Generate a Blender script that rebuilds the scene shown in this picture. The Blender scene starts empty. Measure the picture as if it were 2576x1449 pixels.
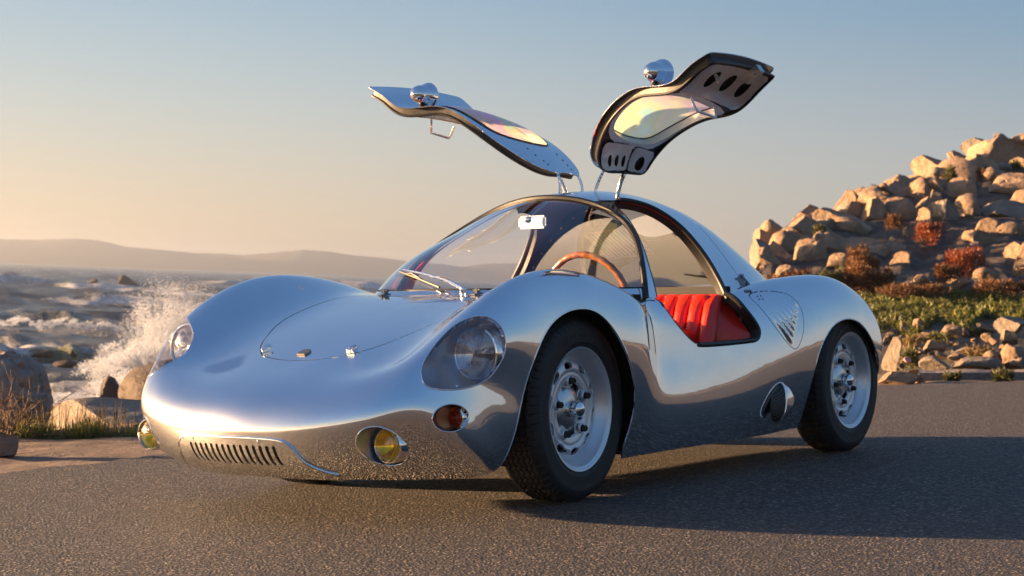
import bpy, bmesh, math, random
import numpy as np
from mathutils import Vector, Matrix, noise as mnoise
random.seed(7); np.random.seed(7)
sc = bpy.context.scene
COL = sc.collection
# ------------------------------------------------------------------ camera
CP = (4.7867, 3.7363, .6774, -2.5266, .0048, -.0106, 4364.7)   # x y z yaw pitch roll focal (at 2576 px)
def cam_axes():
    yaw, pit, rol = CP[3:6]
    d = np.array([math.cos(yaw)*math.cos(pit), math.sin(yaw)*math.cos(pit), math.sin(pit)])
    r = np.cross(d, [0, 0, 1]); r /= np.linalg.norm(r); u = np.cross(r, d)
    return d, math.cos(rol)*r+math.sin(rol)*u, -math.sin(rol)*r+math.cos(rol)*u
CD, CR, CU = cam_axes(); CC = np.array(CP[:3])
cam = bpy.data.cameras.new("camera"); camo = bpy.data.objects.new("camera", cam); COL.objects.link(camo)
M = Matrix.Identity(4)
for i in range(3):
    M[i][0] = CR[i]; M[i][1] = CU[i]; M[i][2] = -CD[i]; M[i][3] = CC[i]
camo.matrix_world = M
cam.sensor_width = 36; cam.lens = 36*CP[6]/2576; cam.clip_end = 40000; cam.clip_start = .05
cam.dof.use_dof = True; cam.dof.focus_distance = 5.35; cam.dof.aperture_fstop = 9.
sc.camera = camo
def ray(px, py):
    v = CD*CP[6]+CR*(px-1288)-CU*(py-724.5); return v
def at(px, py, dist):
    """point seen at 2576x1449 pixel (px,py), dist metres in front of the camera"""
    v = ray(px, py)/CP[6]; return CC+v*dist
def on_z(px, py, z=0.):
    v = ray(px, py); return CC+v*((z-CC[2])/v[2])
# the road slopes: true level (sea, horizon) has this normal in road coordinates
HN = np.array([-.0201, .0451, .99878]); HN /= np.linalg.norm(HN)
SUN_AZ, SUN_EL = math.radians(-66.), math.radians(7.0)
SD = Vector((math.cos(SUN_AZ)*math.cos(SUN_EL), math.sin(SUN_AZ)*math.cos(SUN_EL), math.sin(SUN_EL)))
# ------------------------------------------------------------------ render settings
sc.view_settings.view_transform = 'Standard'; sc.view_settings.look = 'None'
EXPO = 2.6; WS = 2**-EXPO; sc.view_settings.exposure = EXPO; sc.view_settings.gamma = 1
sc.cycles.max_bounces = 10; sc.cycles.glossy_bounces = 6; sc.cycles.transparent_max_bounces = 16
sc.cycles.transmission_bounces = 6; sc.cycles.caustics_reflective = False; sc.cycles.caustics_refractive = False
sc.cycles.sample_clamp_indirect = 4; sc.cycles.volume_bounces = 0; sc.cycles.volume_max_steps = 64; sc.cycles.use_denoising = True
# ------------------------------------------------------------------ sky
w = bpy.data.worlds.new("World"); sc.world = w; w.use_nodes = True
nt = w.node_tree; nt.nodes.clear(); L = nt.links.new
def N(t, **k):
    n = nt.nodes.new(t)
    for a, b in k.items(): setattr(n, a, b)
    return n
def srgb(r, g, b):
    f = lambda c: (c/255/12.92) if c/255 <= .04045 else ((c/255+.055)/1.055)**2.4
    return (f(r), f(g), f(b), 1)
tc = N('ShaderNodeTexCoord')
def dotw(v):
    d = N('ShaderNodeVectorMath', operation='DOT_PRODUCT'); L(tc.outputs['Generated'], d.inputs[0]); d.inputs[1].default_value = v
    return d.outputs['Value']
def mth(op, a, b=None):
    m = N('ShaderNodeMath', operation=op)
    for i, v in enumerate((a, b)):
        if v is None: continue
        if isinstance(v, (int, float)): m.inputs[i].default_value = v
        else: L(v, m.inputs[i])
    return m.outputs[0]
el = mth('ARCSINE', dotw(tuple(HN)))                  # elevation above the true horizon, radians
sh = Vector((SD.x, SD.y, 0)).normalized()
az = mth('ADD', mth('MULTIPLY', dotw(tuple(sh)), .5), .5)  # 1 towards the sun, 0 away
def ramp(stops):
    r = N('ShaderNodeValToRGB'); e = r.color_ramp; e.interpolation = 'B_SPLINE'
    e.elements[0].position = stops[0][0]; e.elements[0].color = stops[0][1]
    e.elements[1].position = stops[-1][0]; e.elements[1].color = stops[-1][1]
    for p, c in stops[1:-1]:
        q = e.elements.new(p); q.color = c
    return r
el01 = mth('MULTIPLY', el, 1/math.radians(90)); el01 = mth('POWER', mth('MAXIMUM', el01, 0), .5)   # sqrt spreads the low sky
q = lambda d: math.sqrt(d/90)
rs = ramp([(0, srgb(222, 198, 168)), (q(1), srgb(232, 206, 170)), (q(2.4), srgb(228, 210, 180)), (q(5), srgb(202, 211, 206)), (q(9), srgb(160, 192, 212)), (q(16), srgb(124, 160, 202)), (q(35), srgb(92, 132, 182)), (1, srgb(74, 112, 162))])
rf = ramp([(0, srgb(184, 178, 172)), (q(1), srgb(192, 184, 172)), (q(3), srgb(186, 186, 180)), (q(5.5), srgb(172, 182, 188)), (q(9), srgb(124, 162, 188)), (q(16), srgb(102, 144, 188)), (q(35), srgb(86, 128, 178)), (1, srgb(74, 112, 162))])
for r in (rs, rf): L(el01, r.inputs[0])
# azimuth blend: left edge of the view is nearer the sun than the right edge
mr = N('ShaderNodeMapRange'); L(az, mr.inputs[0]); mr.inputs[1].default_value = .40; mr.inputs[2].default_value = .76; mr.interpolation_type = 'SMOOTHSTEP'
mx = N('ShaderNodeMix', data_type='RGBA'); L(mr.outputs[0], mx.inputs['Factor']); L(rf.outputs[0], mx.inputs['A']); L(rs.outputs[0], mx.inputs['B'])
# glow of the low sun in the haze
sd = mth('MAXIMUM', dotw(tuple(SD)), 0)
gl = mth('ADD', mth('MULTIPLY', mth('POWER', sd, 14), 1.1), mth('MULTIPLY', mth('POWER', sd, 160), 20))
gc = N('ShaderNodeMix', data_type='RGBA', blend_type='ADD'); gc.inputs['Factor'].default_value = 1
gv = N('ShaderNodeVectorMath', operation='SCALE'); gv.inputs[0].default_value = (1, .66, .32); L(gl, gv.inputs['Scale'])
L(mx.outputs['Result'], gc.inputs['A']); L(gv.outputs[0], gc.inputs['B'])
# a little physical sky on top of the haze gradient
ns = N('ShaderNodeTexSky', sky_type='NISHITA'); ns.sun_disc = False; ns.sun_elevation = SUN_EL; ns.sun_rotation = math.pi/2-SUN_AZ
b1 = N('ShaderNodeBackground'); b1.inputs['Strength'].default_value = WS; L(gc.outputs['Result'], b1.inputs[0])
b2 = N('ShaderNodeBackground'); b2.inputs['Strength'].default_value = .002*WS; L(ns.outputs[0], b2.inputs[0])
ad = N('ShaderNodeAddShader'); L(b1.outputs[0], ad.inputs[0]); L(b2.outputs[0], ad.inputs[1])
wo = N('ShaderNodeOutputWorld'); L(ad.outputs[0], wo.inputs[0])
# ------------------------------------------------------------------ sun
sl = bpy.data.lights.new("sun", 'SUN'); sl.energy = 5.; sl.angle = math.radians(.55); sl.color = (1, .60, .30)
so = bpy.data.objects.new("sun", sl); COL.objects.link(so); so.rotation_euler = SD.to_track_quat('Z', 'Y').to_euler()
so.location = (10, -20, 6)

# ------------------------------------------------------------------ materials
def mat(name, base=(.5, .5, .5), rough=.5, metal=0., coat=0., spec=.5, **k):
    m = bpy.data.materials.new(name); m.use_nodes = True; b = m.node_tree.nodes['Principled BSDF']
    b.inputs['Base Color'].default_value = (*base[:3], 1); b.inputs['Roughness'].default_value = rough
    b.inputs['Metallic'].default_value = metal; b.inputs['Coat Weight'].default_value = coat
    b.inputs['Specular IOR Level'].default_value = spec
    for a, v in k.items(): b.inputs[a.replace('_', ' ')].default_value = v
    return m
class MN:
    """small helper round a material's nodes"""
    def __init__(s, m): s.m = m; s.t = m.node_tree; s.b = s.t.nodes.get('Principled BSDF'); s.o = s.t.nodes['Material Output']; s.c = None
    def n(s, t, **k):
        x = s.t.nodes.new(t)
        for a, b in k.items(): setattr(x, a, b)
        return x
    def l(s, a, b): s.t.links.new(a, b)
    def co(s, kind='Object'):
        if not s.c: s.c = s.n('ShaderNodeTexCoord')
        return s.c.outputs[kind]
    def noise(s, scale, det=4, rough=.55, vec=None, dist=0.):
        x = s.n('ShaderNodeTexNoise'); x.inputs['Scale'].default_value = scale; x.inputs['Detail'].default_value = det
        x.inputs['Roughness'].default_value = rough; x.inputs['Distortion'].default_value = dist
        s.l(vec or s.co(), x.inputs['Vector']); return x.outputs['Fac']
    def vor(s, scale, feature='F1', out='Distance', vec=None, rnd=1.):
        x = s.n('ShaderNodeTexVoronoi', feature=feature); x.inputs['Scale'].default_value = scale; x.inputs['Randomness'].default_value = rnd
        s.l(vec or s.co(), x.inputs['Vector']); return x.outputs[out]
    def ramp(s, f, stops):
        r = s.n('ShaderNodeValToRGB'); e = r.color_ramp
        e.elements[0].position, e.elements[0].color = stops[0][0], (*stops[0][1][:3], 1)
        e.elements[1].position, e.elements[1].color = stops[-1][0], (*stops[-1][1][:3], 1)
        for p, c in stops[1:-1]:
            q = e.elements.new(p); q.color = (*c[:3], 1)
        s.l(f, r.inputs[0]); return r.outputs[0]
    def mr(s, f, a, b, c, d):
        x = s.n('ShaderNodeMapRange'); s.l(f, x.inputs[0])
        for i, v in enumerate((a, b, c, d)): x.inputs[i+1].default_value = v
        return x.outputs[0]
    def mix(s, f, a, b, mode='MIX'):
        x = s.n('ShaderNodeMix', data_type='RGBA', blend_type=mode)
        for k, v in (('Factor', f), ('A', a), ('B', b)):
            if isinstance(v, (int, float)): x.inputs[k].default_value = v
            elif isinstance(v, tuple): x.inputs[k].default_value = (*v[:3], 1)
            else: s.l(v, x.inputs[k])
        return x.outputs['Result']
    def math(s, op, a, b=None):
        x = s.n('ShaderNodeMath', operation=op)
        for i, v in enumerate((a, b)):
            if v is None: continue
            if isinstance(v, (int, float)): x.inputs[i].default_value = v
            else: s.l(v, x.inputs[i])
        return x.outputs[0]
    def bump(s, h, strength=.3, dist=.01, prev=None):
        x = s.n('ShaderNodeBump'); x.inputs['Strength'].default_value = strength; x.inputs['Distance'].default_value = dist
        s.l(h, x.inputs['Height'])
        if prev is not None: s.l(prev, x.inputs['Normal'])
        s.l(x.outputs[0], s.b.inputs['Normal']); return x.outputs[0]
    def base(s, c): s.l(c, s.b.inputs['Base Color'])
    def rough(s, c): s.l(c, s.b.inputs['Roughness'])

# polished aluminium: a sharp lobe and a soft one, as hand-polished sheet has
ALU = mat('polished_aluminium', (.86, .87, .89), .06, 1.)
a = MN(ALU)
n1 = a.noise(2.2, 4, .6); n2 = a.noise(60, 3, .6)
a.rough(a.math('ADD', a.mr(n1, .3, .75, .022, .055), a.mr(n2, .4, .7, 0, .015)))
a.base(a.mix(a.mr(a.noise(5, 5, .6), .35, .75, 0, 1), (.87, .88, .90), (.80, .815, .845)))
mp = a.n('ShaderNodeMapping'); a.l(a.co(), mp.inputs[0]); mp.inputs['Scale'].default_value = (1, 1, 1)
a.bump(a.noise(7, 3, .5), .045, .02)
b2_ = a.n('ShaderNodeBsdfAnisotropic'); b2_.inputs['Color'].default_value = (.80, .81, .84, 1); b2_.inputs['Roughness'].default_value = .30
ms = a.n('ShaderNodeMixShader'); ms.inputs[0].default_value = .14
a.l(a.b.outputs[0], ms.inputs[1]); a.l(b2_.outputs[0], ms.inputs[2]); a.l(ms.outputs[0], a.o.inputs[0])
SATIN = mat('brushed_aluminium', (.62, .62, .62), .33, 1.)
a = MN(SATIN); a.rough(a.mr(a.noise(30, 4, .6), .3, .7, .25, .42)); a.bump(a.noise(90, 3, .6), .06, .002)
DULL = mat('dull_door_lining', (.42, .37, .33), .36, .8)
a = MN(DULL); a.base(a.mix(a.noise(14, 5, .6), (.58, .54, .50), (.80, .75, .70))); a.rough(a.mr(a.noise(25, 4, .6), .3, .7, .25, .5))
CHROME = mat('chrome', (.86, .86, .87), .035, 1.)
STEEL = mat('dark_steel', (.25, .25, .26), .3, 1.)
RIM = mat('silver_wheel_paint', (.80, .80, .81), .36, .6)
a = MN(RIM); a.bump(a.noise(260, 2, .5), .05, .001)
RUBBER = mat('black_rubber', (.012, .012, .012), .42)
RUBR = mat('door_return_trim', (.02, .019, .018), .5)
a = MN(RUBR); a.bump(a.noise(40, 4, .6), .35, .004)
TYRE = mat('tyre_rubber', (.014, .0138, .0136), .62)
a = MN(TYRE); a.base(a.mix(a.noise(20, 5, .6), (.011, .0108, .0105), (.022, .021, .020))); a.bump(a.noise(180, 3, .6), .12, .001)
TYRETXT = mat('tyre_lettering', (.03, .03, .03), .5)
BLACK = mat('black_cavity', (.006, .006, .006), .8)
WELL = mat('wheel_well_black', (.01, .01, .01), .85)
HEAD = mat('dark_headliner', (.035, .026, .028), .55)
a = MN(HEAD); a.base(a.mix(a.noise(6, 4, .5), (.026, .019, .022), (.052, .038, .040))); a.bump(a.noise(120, 3, .6), .1, .001)
HEAD_LIT = mat('sunlit_headliner', (.34, .28, .23), .7)  # sunlit copy of the dark headliner, the light put into its beige colour
a = MN(HEAD_LIT); a.bump(a.noise(60, 3, .6), .15, .002)
RED = mat('red_leather', (.72, .02, .012), .30, 0, .25, .5)
a = MN(RED); a.base(a.mix(a.noise(9, 4, .6), (.66, .016, .010), (.82, .035, .016))); a.bump(a.noise(34, 4, .6), .25, .004)
REDS = mat('red_stitching', (.42, .02, .015), .6)
WOOD = mat('varnished_wood', (.30, .10, .03), .22, 0, .6)
a = MN(WOOD); a.base(a.mix(a.noise(22, 5, .7), (.30, .09, .025), (.62, .24, .07)))
def glassy(name, tint=(1, 1, 1), refl=1., rough=0., extra=None, base_refl=0.):
    """thin sheet glass: straight-through transmission plus Fresnel reflection"""
    m = bpy.data.materials.new(name); m.use_nodes = True; t = m.node_tree; t.nodes.clear()
    o = t.nodes.new('ShaderNodeOutputMaterial'); tr = t.nodes.new('ShaderNodeBsdfTransparent'); tr.inputs[0].default_value = (*tint, 1)
    g = t.nodes.new('ShaderNodeBsdfAnisotropic'); g.inputs['Roughness'].default_value = rough; g.inputs['Color'].default_value = (1, 1, 1, 1)
    # Schlick reflectance from the facing angle, the same from both sides of the sheet
    ge = t.nodes.new('ShaderNodeNewGeometry'); dt = t.nodes.new('ShaderNodeVectorMath'); dt.operation = 'DOT_PRODUCT'; t.links.new(ge.outputs['Incoming'], dt.inputs[0]); t.links.new(ge.outputs['Normal'], dt.inputs[1])
    def mt(op, a_, b_=None):
        x = t.nodes.new('ShaderNodeMath'); x.operation = op; x.use_clamp = op == 'SUBTRACT'
        for i, v in enumerate((a_, b_)):
            if v is None: continue
            if isinstance(v, (int, float)): x.inputs[i].default_value = v
            else: t.links.new(v, x.inputs[i])
        return x.outputs[0]
    f = t.nodes.new('ShaderNodeMath'); f.operation = 'MULTIPLY_ADD'; f.inputs[1].default_value = .96; f.inputs[2].default_value = .04
    t.links.new(mt('POWER', mt('SUBTRACT', 1., mt('ABSOLUTE', dt.outputs['Value'])), 5.), f.inputs[0])
    mu = t.nodes.new('ShaderNodeMath'); mu.operation = 'MULTIPLY_ADD'; mu.inputs[1].default_value = refl; mu.inputs[2].default_value = base_refl; mu.use_clamp = True
    t.links.new(f.outputs[0], mu.inputs[0])
    mi = t.nodes.new('ShaderNodeMixShader'); t.links.new(mu.outputs[0], mi.inputs[0]); t.links.new(tr.outputs[0], mi.inputs[1]); t.links.new(g.outputs[0], mi.inputs[2])
    t.links.new(mi.outputs[0], o.inputs[0]); return m, mi, o
GLASS = glassy('clear_glass', (.93, .93, .94), 1.5)[0]
COVER = glassy('plexiglass_cover', (.86, .86, .9), 1.3)[0]
LENS = glassy('headlamp_lens', (.9, .91, .92), 2.2, .04, None, .10)[0]
AMBER = glassy('amber_lens', (.95, .40, .04), 2.0, .08)[0]
YEL = glassy('yellow_lens', (.98, .72, .10), 2.0, .05)[0]
AMBIN = mat('amber_reflector', (.85, .30, .05), .3, .3)
def hazy(name, tint, c1, c2, c3, fac, br=0.):
    m, mi, o = glassy(name, tint, 1.6, .03, None, br); t = m.node_tree
    tcn = t.nodes.new('ShaderNodeTexCoord'); no = t.nodes.new('ShaderNodeTexNoise'); no.inputs['Scale'].default_value = 3.2; no.inputs['Detail'].default_value = 1.5; no.inputs['Distortion'].default_value = 1.2
    t.links.new(tcn.outputs['Object'], no.inputs[0]); r = t.nodes.new('ShaderNodeValToRGB'); t.links.new(no.outputs[0], r.inputs[0])
    e = r.color_ramp; e.elements[0].position = .3; e.elements[0].color = (*c1, 1); e.elements[1].position = .72; e.elements[1].color = (*c3, 1)
    k = e.elements.new(.5); k.color = (*c2, 1)
    k = e.elements.new(.6); k.color = (c2[0]*.8, c2[1], c2[2]*.8, 1)
    tl = t.nodes.new('ShaderNodeBsdfTranslucent'); df = t.nodes.new('ShaderNodeBsdfDiffuse')
    for s_ in (tl, df): t.links.new(r.outputs[0], s_.inputs[0])
    m1 = t.nodes.new('ShaderNodeMixShader'); m1.inputs[0].default_value = .5; t.links.new(tl.outputs[0], m1.inputs[1]); t.links.new(df.outputs[0], m1.inputs[2])
    m2 = t.nodes.new('ShaderNodeMixShader'); m2.inputs[0].default_value = fac
    t.links.new(mi.outputs[0], m2.inputs[1]); t.links.new(m1.outputs[0], m2.inputs[2]); t.links.new(m2.outputs[0], o.inputs[0]); return m
HAZY = hazy('stressed_plexiglass', (.95, .93, .9), (1., .58, .95), (1., .98, .60), (.50, 1., 1.), .55)
BULK = hazy('bulkhead_plexiglass', (.72, .68, .68), (.55, .5, .5), (.62, .6, .55), (.5, .48, .55), .03, .15)
MESHM = mat('woven_grille', (.03, .03, .03), .45, .6)
a = MN(MESHM)
ck = a.n('ShaderNodeTexChecker'); ck.inputs['Scale'].default_value = 260; a.l(a.co(), ck.inputs[0])
a.base(a.mix(ck.outputs['Fac'], (.008, .008, .008), (.12, .11, .10)))

# ------------------------------------------------------------------ mesh helpers
def tag(o, label=None, cat=None, group=None, kind=None):
    for k, v in (('label', label), ('category', cat), ('group', group), ('kind', kind)):
        if v: o[k] = v
    return o
def link(name, me, m=None, parent=None):
    if m is not None and not me.materials: me.materials.append(m)
    o = bpy.data.objects.new(name, me); COL.objects.link(o)
    if parent is not None: o.parent = parent
    return o
def empty(name, loc=(0, 0, 0), rz=0, parent=None):
    o = bpy.data.objects.new(name, None); COL.objects.link(o); o.location = loc; o.rotation_euler = (0, 0, rz); o.empty_display_size = .1
    if parent is not None: o.parent = parent
    return o
def pyme(name, V, F, smooth=True, normals=None):
    me = bpy.data.meshes.new(name); V = np.asarray(V, np.float32)
    if isinstance(F, np.ndarray) and F.ndim == 2:
        k = F.shape[1]; me.vertices.add(len(V)); me.vertices.foreach_set('co', V.ravel())
        me.loops.add(F.size); me.polygons.add(len(F)); me.loops.foreach_set('vertex_index', F.astype(np.int32).ravel())
        me.polygons.foreach_set('loop_start', np.arange(0, F.size, k, dtype=np.int32)); me.update(calc_edges=True)
    else: me.from_pydata([tuple(v) for v in V], [], [list(f) for f in F]); me.update()
    me.validate(clean_customdata=False)
    if smooth: me.polygons.foreach_set('use_smooth', [True]*len(me.polygons))
    if normals is not None:
        me.normals_split_custom_set_from_vertices([tuple(n) for n in normals])
    return me
class B:
    """collects primitives into one mesh"""
    def __init__(s): s.bm = bmesh.new()
    def box(s, c, d, rot=None, bev=0.):
        r = bmesh.ops.create_cube(s.bm, size=1); vs = r['verts']
        for v in vs: v.co = Vector((v.co.x*d[0], v.co.y*d[1], v.co.z*d[2]))
        if bev:
            es = list({e for v in vs for e in v.link_edges}); r2 = bmesh.ops.bevel(s.bm, geom=es, offset=bev, segments=2, affect='EDGES'); vs = list({v for f in r2['faces'] for v in f.verts} | {v for v in vs if v.is_valid})
        for v in vs:
            p = v.co
            if rot is not None: p = rot @ p
            v.co = p+Vector(c)
        return s
    def lathe(s, prof, axis=(0, 0, 1), c=(0, 0, 0), n=32, xf=None):
        """profile [(r,h)] turned round axis"""
        A = Vector(axis).normalized(); t = A.orthogonal().normalized(); b = A.cross(t); c = Vector(c)
        rings = []
        for r, h in prof:
            if r < 1e-6: rings.append([s.bm.verts.new(c+A*h)])
            else: rings.append([s.bm.verts.new(c+A*h+(t*math.cos(2*math.pi*i/n)+b*math.sin(2*math.pi*i/n))*r) for i in range(n)])
        for p, q_ in zip(rings, rings[1:]):
            for i in range(n):
                f = [p[i % len(p)], p[(i+1) % len(p)], q_[(i+1) % len(q_)], q_[i % len(q_)]]
                f = list(dict.fromkeys(f))
                if len(f) > 2:
                    try: s.bm.faces.new(f)
                    except ValueError: pass
        return s
    def tube(s, pts, r, n=8, closed=False, caps=True):
        pts = [Vector(p) for p in pts]; m = len(pts); rr = r if hasattr(r, '__len__') else [r]*m
        rings = []; up = None
        for i, p in enumerate(pts):
            a_ = pts[(i-1) % m] if (closed or i > 0) else pts[0]; b_ = pts[(i+1) % m] if (closed or i < m-1) else pts[-1]
            t = (b_-a_).normalized()
            if up is None: up = t.orthogonal().normalized()
            up = (up-t*up.dot(t)); up = up.normalized() if up.length > 1e-6 else t.orthogonal().normalized(); bn = t.cross(up)
            rings.append([s.bm.verts.new(p+(up*math.cos(2*math.pi*k/n)+bn*math.sin(2*math.pi*k/n))*rr[i]) for k in range(n)])
        for i in range(m if closed else m-1):
            a_, b_ = rings[i], rings[(i+1) % m]
            off = 0
            if closed and i == m-1:   # untwist the seam
                off = min(range(n), key=lambda o_: (a_[0].co-b_[o_].co).length)
            for k in range(n): s.bm.faces.new((a_[k], a_[(k+1) % n], b_[(k+1+off) % n], b_[(k+off) % n]))
        if caps and not closed:
            s.bm.faces.new(list(reversed(rings[0]))); s.bm.faces.new(rings[-1])
        return s
    def grid(s, P):
        """P[i][j] points"""
        V = [[s.bm.verts.new(tuple(p)) for p in r] for r in P]
        for i in range(len(V)-1):
            for j in range(len(V[0])-1): s.bm.faces.new((V[i][j], V[i+1][j], V[i+1][j+1], V[i][j+1]))
        return s
    def build(s, name, m, parent=None, smooth=True, fix=True, sharp=None):
        if fix: bmesh.ops.recalc_face_normals(s.bm, faces=s.bm.faces)
        me = bpy.data.meshes.new(name); s.bm.to_mesh(me); s.bm.free()
        if smooth:
            me.polygons.foreach_set('use_smooth', [True]*len(me.polygons)); me.set_sharp_from_angle(angle=math.radians(sharp or 38))
        return link(name, me, m, parent)
def copy_tree(o, parent=None):
    c = o.copy(); COL.objects.link(c)
    if parent is not None: c.parent = parent
    for ch in list(o.children): copy_tree(ch, c)
    return c
# ---- body sheet rows: each row c0..c9 (x,y,z)
def R(*a): return [tuple(v) for v in a]
ROWS=[
R((.86,0,.134),(.85,.12,.134),(.83,.22,.133),(.80,.31,.132),(.765,.38,.13),(.73,.43,.129),(.70,.465,.128),(.67,.495,.127),(.64,.52,.126),(.61,.54,.125)),
R((.965,0,.19),(.955,.13,.19),(.932,.25,.19),(.893,.36,.19),(.845,.44,.188),(.79,.50,.185),(.735,.54,.18),(.67,.57,.165),(.60,.58,.145),(.54,.575,.122)),
R((1.0,0,.28),(.99,.14,.28),(.968,.27,.28),(.93,.385,.28),(.884,.475,.28),(.825,.54,.278),(.760,.596,.265),(.672,.630,.232),(.57,.638,.175),(.475,.610,.12)),
R((.965,0,.36),(.955,.14,.36),(.94,.275,.36),(.912,.395,.362),(.876,.488,.365),(.824,.562,.367),(.750,.612,.352),(.62,.647,.30),(.50,.655,.215),(.40,.622,.118)),
R((.87,0,.42),(.865,.14,.42),(.852,.27,.42),(.838,.38,.43),(.813,.475,.448),(.772,.553,.466),(.692,.614,.45),(.555,.655,.378),(.43,.665,.25),(.33,.625,.117)),
R((.72,0,.475),(.72,.13,.475),(.715,.25,.47),(.705,.36,.472),(.70,.465,.50),(.68,.57,.55),(.60,.648,.525),(.48,.662,.42),(.35,.668,.27),(.26,.62,.117)),
R((.54,0,.545),(.54,.12,.544),(.54,.24,.543),(.54,.34,.545),(.535,.46,.58),(.52,.59,.66),(.46,.665,.60),(.36,.680,.49),(.26,.66,.3),(.18,.62,.117)),
R((.34,0,.61),(.34,.12,.61),(.34,.24,.609),(.34,.34,.615),(.335,.46,.655),(.32,.59,.738),(.28,.655,.67),(.22,.675,.54),(.15,.665,.32),(.1,.62,.117)),
R((.14,0,.66),(.14,.12,.66),(.14,.24,.659),(.14,.35,.665),(.14,.46,.70),(.14,.59,.765),(.12,.658,.69),(.08,.68,.55),(.03,.665,.33),(0,.62,.118)),
R((-.03,0,.688),(-.03,.12,.687),(-.03,.24,.686),(-.03,.36,.69),(-.03,.46,.71),(-.03,.59,.76),(-.04,.66,.68),(-.07,.68,.54),(-.1,.665,.33),(-.12,.62,.118)),
R((-.2,0,.69),(-.2,.12,.688),(-.2,.24,.688),(-.2,.37,.69),(-.2,.47,.70),(-.2,.585,.732),(-.2,.655,.66),(-.22,.68,.52),(-.24,.665,.33),(-.25,.62,.12)),
R((-.35,0,.69),(-.35,.13,.688),(-.35,.26,.688),(-.35,.4,.685),(-.35,.50,.687),(-.35,.595,.688),(-.35,.655,.62),(-.36,.672,.49),(-.37,.66,.31),(-.38,.615,.12)),
R((-.48,0,.69),(-.48,.14,.688),(-.48,.28,.688),(-.48,.43,.682),(-.48,.53,.68),(-.48,.588,.655),(-.48,.618,.588),(-.48,.630,.46),(-.49,.645,.30),(-.5,.615,.121)),
R((-.62,0,.69),(-.62,.15,.688),(-.62,.30,.688),(-.62,.45,.68),(-.62,.545,.674),(-.62,.588,.64),(-.62,.612,.575),(-.62,.622,.45),(-.63,.64,.29),(-.64,.615,.122)),
R((-.85,0,.69),(-.85,.15,.688),(-.85,.30,.688),(-.85,.45,.68),(-.85,.545,.668),(-.85,.585,.635),(-.85,.613,.565),(-.85,.628,.44),(-.85,.64,.28),(-.85,.615,.122)),
R((-1.12,0,.69),(-1.12,.15,.688),(-1.12,.30,.688),(-1.12,.44,.68),(-1.12,.53,.67),(-1.12,.582,.64),(-1.12,.62,.57),(-1.12,.64,.44),(-1.12,.645,.28),(-1.12,.612,.122)),
R((-1.4,0,.69),(-1.4,.14,.69),(-1.4,.28,.69),(-1.4,.42,.70),(-1.4,.50,.72),(-1.4,.575,.70),(-1.4,.635,.61),(-1.4,.662,.46),(-1.39,.655,.29),(-1.38,.605,.123)),
R((-1.67,0,.70),(-1.67,.13,.70),(-1.67,.27,.70),(-1.67,.40,.71),(-1.67,.48,.728),(-1.67,.575,.742),(-1.66,.65,.66),(-1.65,.682,.51),(-1.63,.67,.32),(-1.62,.60,.13)),
R((-1.95,0,.71),(-1.95,.13,.71),(-1.95,.25,.71),(-1.95,.38,.712),(-1.95,.47,.735),(-1.95,.575,.752),(-1.95,.66,.68),(-1.94,.69,.54),(-1.93,.68,.34),(-1.92,.60,.14)),
R((-2.2,0,.69),(-2.2,.13,.69),(-2.2,.25,.69),(-2.2,.38,.69),(-2.2,.47,.705),(-2.19,.57,.715),(-2.18,.65,.64),(-2.17,.68,.51),(-2.16,.67,.34),(-2.15,.60,.16)),
R((-2.42,0,.63),(-2.42,.13,.63),(-2.42,.25,.63),(-2.42,.37,.63),(-2.42,.46,.635),(-2.41,.56,.635),(-2.4,.63,.56),(-2.38,.655,.46),(-2.36,.65,.34),(-2.34,.59,.2)),
R((-2.57,0,.52),(-2.57,.13,.52),(-2.57,.25,.52),(-2.56,.37,.52),(-2.55,.45,.52),(-2.53,.53,.51),(-2.5,.59,.47),(-2.47,.625,.41),(-2.44,.62,.33),(-2.42,.57,.23)),
R((-2.62,0,.38),(-2.62,.13,.38),(-2.62,.25,.38),(-2.61,.35,.38),(-2.6,.42,.38),(-2.58,.49,.38),(-2.56,.54,.37),(-2.54,.57,.35),(-2.51,.58,.31),(-2.48,.55,.25)),
R((-2.58,0,.27),(-2.58,.13,.27),(-2.58,.24,.27),(-2.57,.33,.27),(-2.56,.39,.27),(-2.55,.44,.27),(-2.54,.48,.27),(-2.53,.51,.27),(-2.51,.53,.265),(-2.49,.53,.26)),
]
CAN=[
R((-.02,0,.683),(-.045,.19,.682),(-.13,.36,.680),(-.30,.49,.678),(-.47,.572,.668)),
R((-.27,0,.855),(-.28,.20,.845),(-.34,.375,.81),(-.42,.505,.755),(-.495,.576,.668)),
R((-.50,0,.962),(-.51,.205,.94),(-.535,.38,.878),(-.508,.505,.79),(-.495,.575,.668)),
R((-.72,0,1.053),(-.738,.21,1.024),(-.700,.385,.935),(-.578,.508,.815),(-.505,.576,.668)),
R((-.95,0,1.088),(-.95,.205,1.056),(-.94,.385,.965),(-.90,.505,.825),(-.78,.575,.66)),
R((-1.17,0,1.095),(-1.17,.17,1.06),(-1.17,.325,.965),(-1.17,.445,.82),(-1.17,.54,.66)),
R((-1.45,0,1.055),(-1.45,.18,1.02),(-1.44,.32,.93),(-1.42,.43,.81),(-1.4,.53,.69)),
R((-1.8,0,.93),(-1.79,.17,.90),(-1.76,.30,.835),(-1.70,.41,.765),(-1.62,.48,.70)),
R((-2.17,0,.735),(-2.14,.12,.73),(-2.07,.23,.723),(-1.97,.33,.715),(-1.84,.41,.70)),
]
def full(rows):
    a=np.array(rows,float)
    m=a[:,1:][:,::-1].copy();m[...,1]*=-1
    return np.concatenate([m,a],1)
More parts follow.
